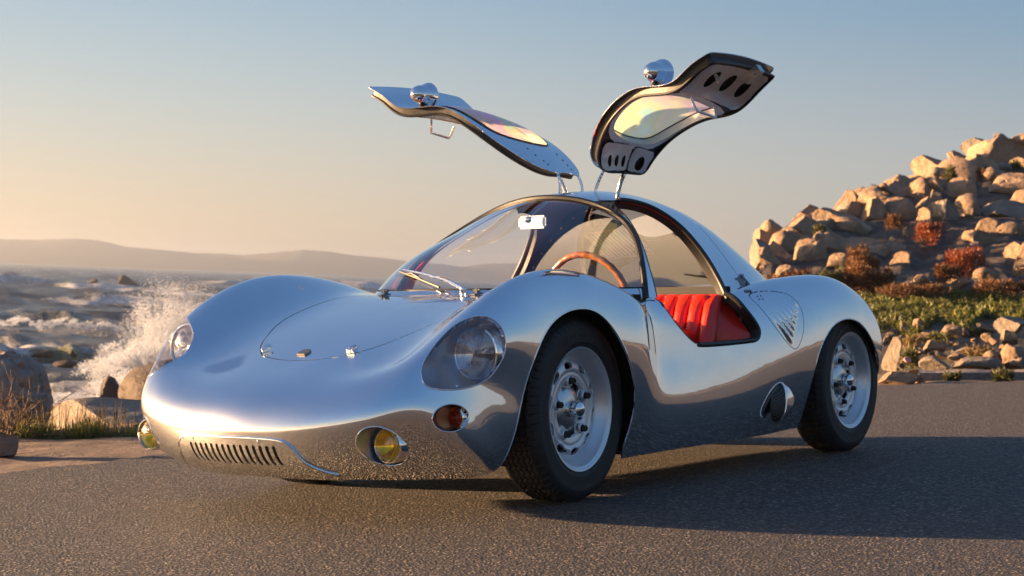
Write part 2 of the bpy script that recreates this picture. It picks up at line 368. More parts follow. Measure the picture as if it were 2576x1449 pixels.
def bm(n,k):
    """sampling matrix: n ctrl pts -> (n-1)*k+1 samples, cubic B-spline with reflected ends"""
    m=(n-1)*k+1;M=np.zeros((m,n))
    for s in range(m):
        t=s/k;i=min(int(t),n-2);f=t-i
        b=[(1-f)**3/6,(3*f**3-6*f**2+4)/6,(-3*f**3+3*f**2+3*f+1)/6,f**3/6]
        for o,w in zip((-1,0,1,2),b):
            j=i+o
            if j<0: M[s,0]+=2*w;M[s,1]-=w
            elif j>n-1: M[s,n-1]+=2*w;M[s,n-2]-=w
            else:M[s,j]+=w
    return M
def surf(C,ku,kv,it=3):
    A=bm(C.shape[0],1);B=bm(C.shape[1],1);P=C.copy()
    for _ in range(it):
        S=np.einsum('ij,jkc->ikc',A,P);S=np.einsum('kl,ilc->ikc',B,S);P=P+(C-S)
    U=bm(C.shape[0],ku);V=bm(C.shape[1],kv)
    S=np.einsum('ij,jkc->ikc',U,P);S=np.einsum('kl,ilc->ikc',V,S)
    return S
def gnormals(S):
    du=np.gradient(S,axis=0);dv=np.gradient(S,axis=1)
    N=-np.cross(du,dv);return N/(np.linalg.norm(N,axis=-1,keepdims=True)+1e-12)
def gtris(n,m):
    i,j=np.meshgrid(np.arange(n-1),np.arange(m-1),indexing='ij');a=(i*m+j).ravel()
    return np.concatenate([np.stack([a,a+1,a+m+1],1),np.stack([a,a+m+1,a+m],1)])
# ---- cutting sheets along implicit lines
def edges_unique(T):
    E = np.sort(np.concatenate([T[:, [0, 1]], T[:, [1, 2]], T[:, [2, 0]]]), axis=1); return E
def clip(A, T, f, keep=-1):
    """A: n x k attributes (xyz first); keep f<0 (keep=-1) or f>0. Returns A,T and the cut polyline segments (index pairs)."""
    f = f*(-keep); f = np.where(np.abs(f) < 1e-7, 1e-7, f)      # now keep f<0
    s = f < 0; k = s[T].sum(1); Tin = T[k == 3]; mix = T[(k > 0) & (k < 3)]
    newA = []; cache = {}; nt_ = []; segs = []; base = len(A)
    def cut(i, j):
        key = (i, j) if i < j else (j, i)
        if key not in cache:
            t = f[key[0]]/(f[key[0]]-f[key[1]]); newA.append(A[key[0]]*(1-t)+A[key[1]]*t); cache[key] = base+len(newA)-1
        return cache[key]
    for a_, b_, c_ in mix:
        v = [a_, b_, c_]; ins = [bool(s[x]) for x in v]
        if sum(ins) == 1:
            i = ins.index(True); p, q1, q2 = v[i], v[(i+1) % 3], v[(i+2) % 3]; x, y = cut(p, q1), cut(p, q2); nt_.append((p, x, y)); segs.append((x, y))
        else:
            i = ins.index(False); p, q1, q2 = v[i], v[(i+1) % 3], v[(i+2) % 3]; x, y = cut(p, q1), cut(p, q2); nt_ += [(x, q1, q2), (x, q2, y)]; segs.append((y, x))
    A2 = np.concatenate([A, np.array(newA)]) if newA else A
    T2 = np.concatenate([Tin, np.array(nt_, int).reshape(-1, 3)]) if nt_ else Tin
    used = np.unique(T2); mp_ = -np.ones(len(A2), int); mp_[used] = np.arange(len(used))
    return A2[used], mp_[T2], [(mp_[x], mp_[y]) for x, y in segs], mp_
def chain(segs):
    nx = {}
    for x, y in segs: nx.setdefault(x, []).append(y); nx.setdefault(y, []).append(x)
    seen = set(); out = []
    ends = [k for k, v in nx.items() if len(v) == 1]
    for st in ends+list(nx):
        if st in seen: continue
        line = [st]; seen.add(st); cur = st
        while True:
            n_ = [z for z in nx[cur] if z not in seen]
            if not n_: break
            cur = n_[0]; seen.add(cur); line.append(cur)
        closed = len(line) > 3 and line[0] in nx[line[-1]]
        if len(line) > 2: out.append((line, closed))
    return out
def sdf_poly(P, Q):
    """signed distance of points P (n,2) to closed polygon Q; negative inside"""
    P = np.asarray(P); Q = np.asarray(Q); d = np.full(len(P), 1e9); ins = np.zeros(len(P), bool)
    lo, hi = Q.min(0)-.12, Q.max(0)+.12
    near = np.where(((P > lo) & (P < hi)).all(1))[0]
    if not len(near): return d*0+.2
    p = P[near]; dd = np.full(len(p), 1e9); i_ = np.zeros(len(p), bool)
    for a_, b_ in zip(Q, np.roll(Q, -1, 0)):
        e = b_-a_; t = np.clip(((p-a_)@e)/(e@e+1e-12), 0, 1); dd = np.minimum(dd, np.linalg.norm(p-a_-t[:, None]*e, axis=1))
        c_ = (a_[1] > p[:, 1]) != (b_[1] > p[:, 1]); xx = (b_[0]-a_[0])*(p[:, 1]-a_[1])/(b_[1]-a_[1]+1e-12)+a_[0]; i_ ^= c_ & (p[:, 0] < xx)
    out = np.full(len(P), .2); out[near] = np.where(i_, -dd, dd); return out
def smooth_poly(Q, k=6, it=1):
    """closed Catmull-Rom through the points"""
    Q = np.asarray(Q, float); n = len(Q); o = []
    for i in range(n):
        p0, p1, p2, p3 = Q[i-1], Q[i], Q[(i+1) % n], Q[(i+2) % n]
        for t in np.arange(k)/k: o.append(.5*(2*p1+(p2-p0)*t+(2*p0-5*p1+4*p2-p3)*t*t+(3*p1-p0-3*p2+p3)*t**3))
    return np.array(o)
def smooth_line(Q, k=6):
    Q = np.asarray(Q, float); Q = np.concatenate([[2*Q[0]-Q[1]], Q, [2*Q[-1]-Q[-2]]]); o = []
    for i in range(1, len(Q)-2):
        p0, p1, p2, p3 = Q[i-1:i+3]
        for t in np.arange(k)/k: o.append(.5*(2*p1+(p2-p0)*t+(2*p0-5*p1+4*p2-p3)*t*t+(3*p1-p0-3*p2+p3)*t**3))
    o.append(Q[-2]); return np.array(o)
class Sheet:
    """attributes: 0-2 xyz, 3-5 normal, 6-7 row/column parameter"""
    def __init__(s, A, T): s.A = A; s.T = T; s.cuts = {}
    @staticmethod
    def make(S):
        n, m = S.shape[:2]; Nn = gnormals(S); u, v = np.meshgrid(np.arange(n), np.arange(m), indexing='ij')
        return Sheet(np.concatenate([S, Nn, u[..., None], v[..., None]], -1).reshape(-1, 8).astype(float), gtris(n, m))
    def copy(s): c = Sheet(s.A.copy(), s.T.copy()); c.cuts = {k: list(v) for k, v in s.cuts.items()}; return c
    def cut(s, f, keep=-1, name=None):
        """f: function of A"""
        fv = f(s.A) if callable(f) else f
        s.A, s.T, sg, mp_ = clip(s.A, s.T, fv, keep)
        if name: s.cuts[name] = [(s.A[l].copy(), c) for l, c in chain(sg)]
        return s
    def offset(s, d): s.A = s.A.copy(); s.A[:, :3] += s.A[:, 3:6]*d; return s
    def flip(s): s.T = s.T[:, ::-1].copy(); s.A[:, 3:6] *= -1; return s
    def mesh(s, name): return pyme(name, s.A[:, :3], s.T, True, s.A[:, 3:6])
    def rim(s, depth, name=None, inward=0.):
        """skirt along every open boundary, folded inwards by depth"""
        E = edges_unique(s.T); key = E[:, 0]*len(s.A)+E[:, 1]; uq, idx, cnt = np.unique(key, return_index=True, return_counts=True); E = E[idx[cnt == 1]]
        return E
def skirt(sheet, depth, name, m, parent, off=0., filt=None):
    E = sheet.rim(depth)
    if filt is not None: E = E[filt(sheet.A[E[:, 0]]) & filt(sheet.A[E[:, 1]])]
    vs, inv = np.unique(E, return_inverse=True); inv = inv.reshape(E.shape); P = sheet.A[vs, :3]; Nn = sheet.A[vs, 3:6]
    V = np.concatenate([P+Nn*off, P-Nn*depth]); k = len(vs); F = np.stack([inv[:, 0], inv[:, 1], inv[:, 1]+k, inv[:, 0]+k], 1)
    return link(name, pyme(name, V, F, True), m, parent)
def resample(P, step):
    d = np.r_[0, np.cumsum(np.linalg.norm(np.diff(P[:, :3], axis=0), axis=1))]; n = max(3, int(d[-1]/step)); t = np.linspace(0, d[-1], n)
    return np.stack([np.interp(t, d, P[:, i]) for i in range(P.shape[1])], 1)
def seal(cuts, r, name, m, parent, lift=0., step=.012, sel=None, minlen=.1):
    if len(cuts) > 1:
        for c_ in cuts: seal([c_], r, name, m, parent, lift, step, sel, minlen)
        return
    b = B()
    for P, closed in cuts:
        if sel is not None: 
            k = sel(P); 
            if not k.any(): continue
            idx = np.where(k)[0]
            if not closed or k.all(): runs = np.split(idx, np.where(np.diff(idx) > 1)[0]+1)
            else:
                z = np.where(~k)[0][0]; P2 = np.roll(P, -z-1, 0); k2 = sel(P2); idx = np.where(k2)[0]; runs = np.split(idx, np.where(np.diff(idx) > 1)[0]+1); P = P2
            cl = closed and k.all()
            for rn in runs:
                if len(rn) < 4: continue
                Q = P[rn]; Q = np.concatenate([Q, Q[:1]]) if cl else Q
                R_ = resample(Q, step); Z = R_[:, :3]+R_[:, 3:6]*lift
                if cl: Z = Z[:-1]
                b.tube(Z, r, 8, cl)
            continue
        Q = np.concatenate([P, P[:1]]) if closed else P
        if np.linalg.norm(np.diff(Q[:, :3], axis=0), axis=1).sum() < minlen: continue
        R_ = resample(Q, step); Z = R_[:, :3]+R_[:, 3:6]*lift
        if closed: Z = Z[:-1]
        b.tube(Z, r, 8, closed)
    if not len(b.bm.verts): b.bm.free(); return
    return b.build(name, m, parent)
# ================================================================== THE CAR
car = empty('gullwing_car'); tag(car, 'polished bare aluminium gullwing coupe with both doors raised on the asphalt', 'car')
body0 = Sheet.make(surf(full(ROWS), 12, 10)); can0 = Sheet.make(surf(full(CAN), 10, 12))
XZ = lambda A: A[:, [0, 2]]
AY = lambda A: np.abs(A[:, 1])
def xyabs(A): return np.stack([A[:, 0], AY(A)], 1)
# --- plan outline under the canopy
k0 = np.array(CAN, float)
fp = [(p[0]-.012, p[1]) for p in k0[0][:4]]+[(p[0], p[1]-.012) for p in k0[0:8, 4]]+[(p[0]+.012, p[1]-.008) for p in k0[8][::-1]]
fp = smooth_line(np.array(fp), 4); fp = np.concatenate([fp, fp[::-1]*[1, -1]])
f_foot = lambda A: sdf_poly(A[:, :2], fp)
ARCF = smooth_poly([(.70, .04), (.62, .098), (.56, .122), (.505, .140), (.468, .164), (.450, .20), (.428, .268), (.40, .352), (.362, .445), (.315, .52), (.245, .583), (.16, .622), (.067, .636), (-.026, .625), (-.115, .577), (-.2, .493), (-.262, .395), (-.288, .314), (-.286, .235), (-.262, .15), (-.24, .06), (.1, -.05)], 4)
ARCR = smooth_poly([(-1.67, .05), (-1.66, .156), (-1.645, .25), (-1.655, .35), (-1.70, .45), (-1.81, .537), (-1.954, .569), (-2.106, .548), (-2.245, .475), (-2.35, .38), (-2.41, .29), (-2.44, .19), (-2.46, .05), (-2.1, -.05)], 4)
def f_mask(poly, ymin):
    def f(A):
        d = sdf_poly(XZ(A), poly); return np.where(AY(A) > ymin, d, .2)
    return f
f_arcF, f_arcR = f_mask(ARCF, .42), f_mask(ARCR, .42)
DOORA = smooth_poly([(-.573, .80), (-.574, .70), (-.598, .65), (-.645, .588), (-.72, .532), (-.78, .50), (-.83, .492), (-.985, .492), (-1.17, .497), (-1.228, .503), (-1.252, .53), (-1.238, .565), (-1.198, .62), (-1.186, .68), (-1.19, .80)], 4)
f_doorA = f_mask(DOORA, .48)
DOORK = smooth_poly([(-.853, .235), (-.800, .275), (-.738, .376), (-.622, .514), (-.594, .562), (-.574, .61), (-.568, .75), (-1.19, .75), (-1.187, .56), (-1.20, .5), (-1.2, .442), (-1.178, .39), (-1.139, .34), (-1.052, .283), (-.97, .255), (-.91, .238)], 4)
f_doorK = lambda A: sdf_poly(xyabs(A), DOORK)
HOODQ = np.array([(.703, 0), (.700, .05), (.69, .10), (.665, .165), (.62, .217), (.575, .256), (.52, .285), (.45, .318), (.36, .343), (.184, .355), (.07, .353), (.025, .335), (.012, .29), (.012, .1), (.012, 0)])
HOODQ = np.concatenate([smooth_line(HOODQ, 4), (HOODQ*[1, -1])[::-1][1:-1]])
f_hood = lambda A: np.where(A[:, 2] > .40, sdf_poly(xyabs(A), HOODQ), .2)
VENTQ = smooth_poly([(-1.283, .664), (-1.30, .676), (-1.37, .686), (-1.462, .685), (-1.545, .668), (-1.583, .622), (-1.583, .562), (-1.555, .499), (-1.505, .456), (-1.442, .484), (-1.36, .56), (-1.295, .64)], 4)
f_vent = f_mask(VENTQ, .54)
# headlight opening, seen along a forward/outward direction
HV_R = np.array([-.618, .786, 0.]); HV_U = np.array([-.35, -.275, .895])
def hv(P, R_=HV_R, U_=HV_U): Q = np.stack([P[:, 0], np.abs(P[:, 1]), P[:, 2]], 1); return np.stack([Q@R_, Q@U_], 1)
tdp = np.array([(.766, .570, .427), (.755, .557, .463), (.717, .558, .509), (.652, .569, .567), (.596, .586, .599), (.528, .619, .609), (.483, .645, .581), (.469, .658, .538), (.484, .662, .490), (.542, .657, .438), (.600, .647, .414), (.673, .627, .402), (.735, .600, .402), (.759, .582, .411)])
tdf = np.array([(.565, .598, .613), (.598, .571, .608), (.632, .512, .562), (.687, .476, .511), (.739, .466, .48), (.785, .475, .45), (.802, .515, .428), (.785, .565, .412), (.735, .600, .402), (.673, .627, .402), (.600, .650, .414), (.542, .662, .438), (.484, .668, .490), (.469, .664, .538), (.483, .650, .581), (.528, .622, .609)])
TEAR = smooth_poly(hv(tdp), 4); TEARF = smooth_poly(hv(tdf), 4)      # hand-beaten body: the two openings differ
def f_tear(A):
    m_ = (A[:, 0] > .3) & (AY(A) > .4); q_ = hv(A[:, :3])
    return np.where(m_, np.where(A[:, 1] > 0, sdf_poly(q_, TEAR), sdf_poly(q_, TEARF)), .2)
def ell(cy, cz, ry, rz): t = np.arange(0, 2*math.pi, math.pi/18); return np.stack([cy+ry*np.cos(t), cz+rz*np.sin(t)], 1)
FOGQ = ell(.482, .2415, .056, .0605)
f_fog = lambda A: np.where(A[:, 0] > .6, sdf_poly(np.stack([AY(A), A[:, 2]], 1), FOGQ), .2)
TR = np.array([-.6, .8, 0.]); TU = np.array([0, 0, 1.]); TURNQ = ell(.078, .3195, .054, .041)
f_turn = lambda A: np.where((A[:, 0] > .5) & (AY(A) > .45), sdf_poly(hv(A[:, :3], TR, TU), TURNQ), .2)

def base_cuts(s, big=0.):
    s.cut(f_foot(s.A)-big, +1, 'foot'); s.cut(f_arcF(s.A), +1, 'arch_front'); s.cut(f_arcR(s.A), +1, 'arch_rear'); s.cut(f_doorA(s.A), +1, 'door')
    s.cut(f_tear(s.A), +1, 'tear'); s.cut(f_fog(s.A), +1, 'fog'); s.cut(f_turn(s.A), +1, 'turn'); return s
body = base_cuts(body0.copy())
body.cut(lambda A: np.where(A[:, 0] > .3, .1285-A[:, 2], -.1), -1)
inner = body.copy().offset(-.010)
inner.cut(lambda A: np.minimum(f_hood(A)-.03, f_vent(A)-.03), -1)
body.cut(f_hood(body.A)-.0022, +1, 'hood'); body.cut(f_vent(body.A)-.0022, +1, 'vent')
# grille plate cut-outs: slots through the nose
def seg_sdf(P, a_, b_):
    a_ = np.array(a_); b_ = np.array(b_); e = b_-a_; t = np.clip(((P-a_)@e)/(e@e), 0, 1); return np.linalg.norm(P-a_-t[:, None]*e, axis=1)
PLQ = smooth_poly([(0, .262), (.10, .262), (.19, .258), (.225, .245), (.243, .222), (.262, .185), (.30, .158), (.345, .142), (.30, .125), (.1, .12), (-.1, .12), (-.30, .125), (-.345, .142), (-.30, .158), (-.262, .185), (-.243, .222), (-.225, .245), (-.19, .258), (-.10, .262)], 3)
bo = link('body', body.mesh('body'), ALU, car)
for nm_, f_ in (('hood_gap_shade', lambda A: f_hood(A)-.03), ('vent_gap_shade', lambda A: np.where(A[:, 1] > 0, f_vent(A)-.03, .2)), ('vent_gap_shade', lambda A: np.where(A[:, 1] < 0, f_vent(A)-.03, .2))):
    pc = inner.copy().cut(f_, -1); link(nm_, pc.mesh(nm_), BLACK, car)  # black sheets under the panel gaps stand in for the shade there
for nm in ('arch_front', 'arch_rear'):
    for P, c in body.cuts[nm]: pass
skirt(body, .014, 'panel_edges', ALU, car, 0, lambda A: (f_arcF(A) > .01) & (f_arcR(A) > .01) & (A[:, 2] > .2))
seal(body.cuts['arch_front']+body.cuts['arch_rear'], .0042, 'wheel_arch_lip', ALU, car, -.003, .02)
# hood
hood = body0.copy().cut(lambda A: f_hood(A)+.0012, -1, 'edge')
ho = link('hood', hood.mesh('hood'), ALU, car); skirt(hood, .012, 'hood_edge', ALU, ho)
# grille plate, raised a few millimetres, with fifteen slots
U0, V0 = body0.A[:, 6], body0.A[:, 7]
def fine(rows, ku, kv, u0, u1, v0, v1):
    """finely sampled patch of the same B-spline sheet"""
    C = full(rows); n, m = C.shape[:2]; A_ = bm(n, 1); B_ = bm(m, 1); P = C.copy()
    for _ in range(3): S = np.einsum('ij,jkc->ikc', A_, P); S = np.einsum('kl,ilc->ikc', B_, S); P = P+(C-S)
    def rows_(nn, ts):
        M_ = np.zeros((len(ts), nn))
        for s, t in enumerate(ts):
            i = min(int(t), nn-2); f = t-i
            for o, w_ in zip((-1, 0, 1, 2), [(1-f)**3/6, (3*f**3-6*f**2+4)/6, (-3*f**3+3*f**2+3*f+1)/6, f**3/6]):
                j = i+o
                if j < 0: M_[s, 0] += 2*w_; M_[s, 1] -= w_
                elif j > nn-1: M_[s, nn-1] += 2*w_; M_[s, nn-2] -= w_
                else: M_[s, j] += w_
        return M_
    S = np.einsum('ij,jkc->ikc', rows_(n, np.linspace(u0, u1, ku)), P); S = np.einsum('kl,ilc->ikc', rows_(m, np.linspace(v0, v1, kv)), S)
    return Sheet.make(S)
pl = fine(ROWS, 44, 190, 0., 2.1, 6.2, 11.8)
pl.cut(lambda A: sdf_poly(A[:, [1, 2]], PLQ), -1, 'edge')
for k in range(15):
    yc = -.168+.0245*k; xz = pl.A
    pl.cut(seg_sdf(pl.A[:, [1, 2]], (yc+.000, .236), (yc+.0, .188))-.0058, +1, 'slot%d' % k)
gp = empty('grille_plate', parent=car)
back = pl.copy().offset(.0015)
pl.offset(.006); link('grille_panel', pl.mesh('grille_panel'), ALU, gp); skirt(pl, .0065, 'grille_edge', ALU, gp)
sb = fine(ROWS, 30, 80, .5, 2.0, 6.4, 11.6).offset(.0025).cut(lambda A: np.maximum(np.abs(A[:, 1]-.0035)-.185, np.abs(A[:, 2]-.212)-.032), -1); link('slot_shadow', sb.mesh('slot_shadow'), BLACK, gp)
for y_ in (-.155, .125):
    b = B(); i = np.argmin(np.abs(pl.A[:, 1]-y_)+np.abs(pl.A[:, 2]-.252)); b.lathe([(0, .003), (.004, .002), (.0055, 0)], pl.A[i, 3:6], pl.A[i, :3], 12); b.build('screw', CHROME, gp)
b = B(); rimP = np.array(pl.cuts['edge'][0][0]); top = rimP[rimP[:, 2] > .128]
seal([(P, c) for P, c in pl.cuts['edge']], .0042, 'grille_rim', ALU, gp, .005, .01)
# side vent panels with raised louvres
for sgn in (1, -1):
    vp = fine(ROWS, 60, 60, 14.6, 17.2, 9+6*sgn-(1.8 if sgn > 0 else 1.2), 9+6*sgn+(1.2 if sgn > 0 else 1.8))
    A_ = vp.A; bump_ = np.zeros(len(A_))
    for k in range(7):
        a_ = np.array([-1.322-.036*k, .640+.005*k]); b_ = np.array([-1.468-.0155*k, .492+.0225*k])
        e = b_-a_; L2 = e@e; t = ((A_[:, [0, 2]]-a_)@e)/L2; nrm = np.array([-e[1], e[0]])/math.sqrt(L2); dd = (A_[:, [0, 2]]-a_)@nrm
        wd = .0035+.0040*np.clip(t, 0, 1); prof = np.exp(-(dd/wd)**2)*np.clip(t*1.6, 0, 1)**.8*(1/(1+np.exp((t-1)*40)))
        bump_ = np.maximum(bump_, prof*.0092)
    A_[:, :3] += A_[:, 3:6]*bump_[:, None]
    # fresh normals from the displaced surface
    V_ = A_[:, :3]; fn = np.cross(V_[vp.T[:, 1]]-V_[vp.T[:, 0]], V_[vp.T[:, 2]]-V_[vp.T[:, 0]]); nn_ = np.zeros_like(V_)
    for i in range(3): np.add.at(nn_, vp.T[:, i], fn)
    vp.A[:, 3:6] = nn_/(np.linalg.norm(nn_, axis=1, keepdims=True)+1e-12)
    vp.cut(lambda A: sdf_poly(A[:, [0, 2]], VENTQ)+.001, -1, 'edge')
    vo = link('vent_panel', vp.mesh('vent_panel'), ALU, car); vo['label'] = 'louvred panel %s' % ('on the open driver side' if sgn > 0 else 'on the far side')
    b = B()
    for x_, z_ in ((-1.335, .668), (-1.36, .670), (-1.33, .655), (-1.355, .657)):
        i = np.argmin(np.hypot(vp.A[:, 0]-x_, vp.A[:, 2]-z_)); b.lathe([(0, .0025), (.003, .0018), (.0042, 0)], vp.A[i, 3:6], vp.A[i, :3], 10)
    tag(b.build('rivet', STEEL, vo), kind='stuff')
def pt(sheet, x, y=None, z=None):
    d = (sheet.A[:, 0]-x)**2
    if y is not None: d = d+(sheet.A[:, 1]-y)**2
    if z is not None: d = d+(sheet.A[:, 2]-z)**2
    i = np.argmin(d); return Vector(sheet.A[i, :3]), Vector(sheet.A[i, 3:6])
# hood furniture
def latch_at(x, y, name='hood_latch', par=ho, scale=1., rot=0.):
    p, n = pt(body0, x, y, .5 if x > .3 else .69); R_ = n.to_track_quat('Z', 'X').to_matrix() @ Matrix.Rotation(rot, 3, 'Z'); b = B(); s_ = scale
    b.box(p+n*.004*s_, (.022*s_, .030*s_, .006*s_), R_, .001)
    for o_ in (-.009, 0, .009): b.lathe([(0, .014*s_), (.0045*s_, .012*s_), (.005*s_, 0)], n, p+R_@Vector((.006*s_, o_*s_, .002)), 12)
    b.tube([p+R_@Vector((-.012*s_, -.016*s_, .010*s_)), p+R_@Vector((-.012*s_, .016*s_, .010*s_))], .005*s_, 10)
    b.tube([p+R_@Vector((.010*s_, 0, .012*s_)), p+R_@Vector((-.004*s_, 0, .019*s_)), p+R_@Vector((-.024*s_, 0, .012*s_))], .004*s_, 8)
    return b.build(name, CHROME, par)
latch_at(.630, .187, rot=math.pi); latch_at(.630, -.187, rot=math.pi*.8)
for y_ in (.2, -.2):
    p, n = pt(body0, -.0, y_, .685); b = B(); R_ = n.to_track_quat('Z', 'X').to_matrix()
    b.box(p+n*.004, (.05, .02, .006), R_, .001); b.box(p+n*.014+Vector((-.006, 0, 0)), (.02, .014, .018), R_, .002)
    b.tube([p+n*.018+Vector((-.004, -.014, 0)), p+n*.018+Vector((-.004, .014, 0))], .006, 10); b.build('hood_hinge', STEEL, ho)
p, n = pt(body0, .647, 0, .505); b = B(); R_ = n.to_track_quat('Z', 'X').to_matrix()
shp = [(-.020, -.017), (.0, -.021), (.018, -.014), (.024, 0), (.018, .014), (0, .021), (-.020, .017)]
lo = [b.bm.verts.new(p+n*.0005+R_@Vector((x, y, 0))) for x, y in shp]; hi = [b.bm.verts.new(p+n*.006+R_@Vector((x*.94, y*.94, 0))) for x, y in shp]
b.bm.faces.new(hi)
for i in range(7): b.bm.faces.new((lo[i], lo[(i+1) % 7], hi[(i+1) % 7], hi[i]))
BADGE = mat('badge_metal', (.22, .21, .2), .35, .9); b.build('hood_badge', BADGE, ho, sharp=20)
# --- lamps
def tunnel(cuts, dirv, depth, name, m, par):
    b = B()
    for P, c in cuts:
        Q = resample(np.concatenate([P, P[:1]]) if c else P, .008); d = Vector(dirv)
        if d.y and Q[:, 1].mean() < 0: d = Vector((d.x, -d.y, d.z))
        rows = [[Vector(p[:3]) + d*t for p in Q] for t in (0, depth*.5, depth)]
        cen = sum((Vector(p[:3]) for p in Q), Vector())/len(Q)+d*depth
        rows.append([cen+(r-cen)*.02 for r in rows[-1]]); b.grid(rows)
    return b.build(name, m, par)
def ribbed(c, r, dome, n=40, pitch=.0058, amp=.0007, axis='y'):
    """round lens facing +x with vertical flutes"""
    b = B(); rows = []
    for i in range(15):
        rr = r*i/14; row = []
        for k in range(n*2):
            t = 2*math.pi*k/(n*2); y = rr*math.cos(t); z = rr*math.sin(t); row.append((c[0]+dome*(1-(rr/r)**2)+amp*math.sin(2*math.pi*y/pitch)*(1 if rr < r*.93 else 0), c[1]+y, c[2]+z))
        row.append(row[0]); rows.append(row)
    b.grid(rows); bmesh.ops.remove_doubles(b.bm, verts=b.bm.verts, dist=1e-5); return b
for s_ in (1, -1):
    lab = 'near' if s_ > 0 else 'far'
    hl = empty('headlight', parent=car)
    cov = body0.copy().cut(lambda A: np.where(A[:, 1]*s_ > 0, f_tear(A)+.0006, .2), -1, 'edge')
    link('cover_glass', cov.mesh('cover_glass'), COVER, hl)
    cuts = [(P, c) for P, c in body.cuts['tear'] if P[:, 1].mean()*s_ > 0]
    seal(cuts, .0022, 'cover_trim', CHROME, hl, .0005, .008)
    BK = mat('headlight_bucket', (.58, .57, .62), .36, .85)
    c = (.520, .586, .503) if s_ > 0 else (.580, -.590, .512)
    B().lathe([(.074, .004), (.079, .008), (.084, .006), (.086, -.004), (.084, -.03), (.06, -.06)], (1, 0, 0), c, 56).build('trim_ring', CHROME, hl)
    P = max(cuts, key=lambda q_: len(q_[0]))[0]; an_ = np.arctan2(P[:, 2]-c[2], P[:, 1]-c[1]); P = P[np.argsort(an_)]; an_ = np.sort(an_); aa = np.linspace(-math.pi, math.pi, 73)
    oo_ = np.stack([np.interp(aa, an_, P[:, i], period=2*math.pi) for i in range(3)], 1); ri = np.stack([np.full(73, c[0]-.006), c[1]+.084*np.cos(aa), c[2]+.084*np.sin(aa)], 1)
    rows = [[tuple(oo_[k]*(1-t)+ri[k]*t-np.array([.03*math.sin(math.pi*t), 0, 0])-np.array([.0, .012*s_*math.sin(math.pi*t)*0, 0])) for k in range(73)] for t in (0, .12, .3, .5, .7, .88, 1)]
    rows.append([tuple(r_+np.array([-.04, 0, 0])) for r_ in ri]); B().grid(rows).build('bucket', BK, hl)
    B().lathe([(.0, -.034), (.02, -.032), (.04, -.026), (.06, -.014), (.076, .0)], (1, 0, 0), c, 48).build('reflector', mat('lamp_reflector', (.95, .95, .95), .07, .96), hl)
    b = B().lathe([(0, .0), (.010, -.002), (.013, -.012), (.013, -.05)], (1, 0, 0), c, 20); b.build('bulb', STEEL, hl)
    lens = ribbed(c, .077, .020, pitch=.0095, amp=.0022).build('lens', LENS, hl, fix=False)
    cu = bpy.data.curves.new('lens_text', 'FONT'); cu.body = 'LUCAS'; cu.size = .019; cu.align_x = 'CENTER'; cu.extrude = .0006
    tm = bpy.data.objects.new('t', cu); COL.objects.link(tm); me = bpy.data.meshes.new_from_object(tm.evaluated_get(bpy.context.evaluated_depsgraph_get())); COL.objects.unlink(tm)
    to = link('lens_lettering', me, mat('moulded_glass', (.55, .56, .58), .2), lens); to.rotation_euler = (math.pi/2, 0, math.pi/2); to.location = (c[0]+.0145, c[1], c[2]-.035)
    b = B()
    for (x, y, z) in ((.45, .647, .56), (.47, .655, .52), (.665, .612, .41)):
        p, n = pt(cov, x, y*s_, z); b.lathe([(0, .004), (.004, .003), (.006, -.004), (.0, -.006)], n, p-n*.004, 12)
    tag(b.build('cover_screw', CHROME, hl), kind='stuff')
    # fog lamp
    fg = empty('fog_lamp', parent=car); cuts = [(P, c_) for P, c_ in body.cuts['fog'] if P[:, 1].mean()*s_ > 0]
    seal(cuts, .0022, 'opening_lip', ALU, fg, 0, .008)
    tunnel(cuts, (-1, 0, 0), .09, 'bucket', BK, fg); c = (.826 if s_ > 0 else .858, .487*s_, .2415)
    B().lathe([(.0455, .002), (.048, .007), (.0525, .004), (.0535, -.01), (.0535, -.05)], (1, 0, 0), c, 48).build('trim_ring', CHROME, fg)
    B().lathe([(0, -.03), (.02, -.026), (.046, .0)], (1, 0, 0), c, 32).build('reflector', CHROME, fg)
    ribbed(c, .0468, .012, pitch=.0046, amp=.0006).build('lens', YEL, fg, fix=False)
    # turn signal
    ts = empty('turn_signal', parent=car); cuts = [(P, c_) for P, c_ in body.cuts['turn'] if P[:, 1].mean()*s_ > 0]
    seal(cuts, .002, 'opening_lip', ALU, ts, 0, .008)
    tunnel(cuts, (-.85, -.45, 0), .07, 'bucket', mat('turn_bucket', (.45, .22, .12), .3, .8), ts); c = (.655, .606*s_, .3165); B().lathe([(0, -.02), (.015, -.016), (.0275, -.002)], (1, 0, 0), c, 32).build('reflector', AMBIN, ts)
    B().lathe([(.027, .001), (.030, .005), (.0335, .003), (.034, -.03)], (1, 0, 0), c, 40).build('trim_ring', CHROME, ts)
    B().lathe([(0, .012), (.005, .0115), (.006, .0105), (.011, .0105), (.012, .009), (.017, .009), (.018, .007), (.023, .0065), (.028, .0)], (1, 0, 0), c, 40).build('lens', AMBER, ts)
    # air scoop ahead of the rear wheel
    sc_ = empty('air_scoop', parent=car)
    b = B(); rows = []
    c0 = np.array([-1.395, .652, .250])
    for i in range(13):
        t = i/12; rowp = []
        for j in range(17):
            ph = -math.pi/2+math.pi*j/16; zz = .078*math.sin(ph)*math.cos(t*math.pi/2)**.4
            xx = -.15*math.cos(ph)**.5*t; out = .042*math.cos(ph)**.8*math.cos(t*math.pi/2)**.5
            rowp.append((c0[0]+.02+xx-.22*zz, (c0[1]+out-.006)*s_, c0[2]+zz+.0))
        rows.append(rowp)
    b.grid(rows).build('scoop_shell', ALU, sc_)
    b = B(); rows = []
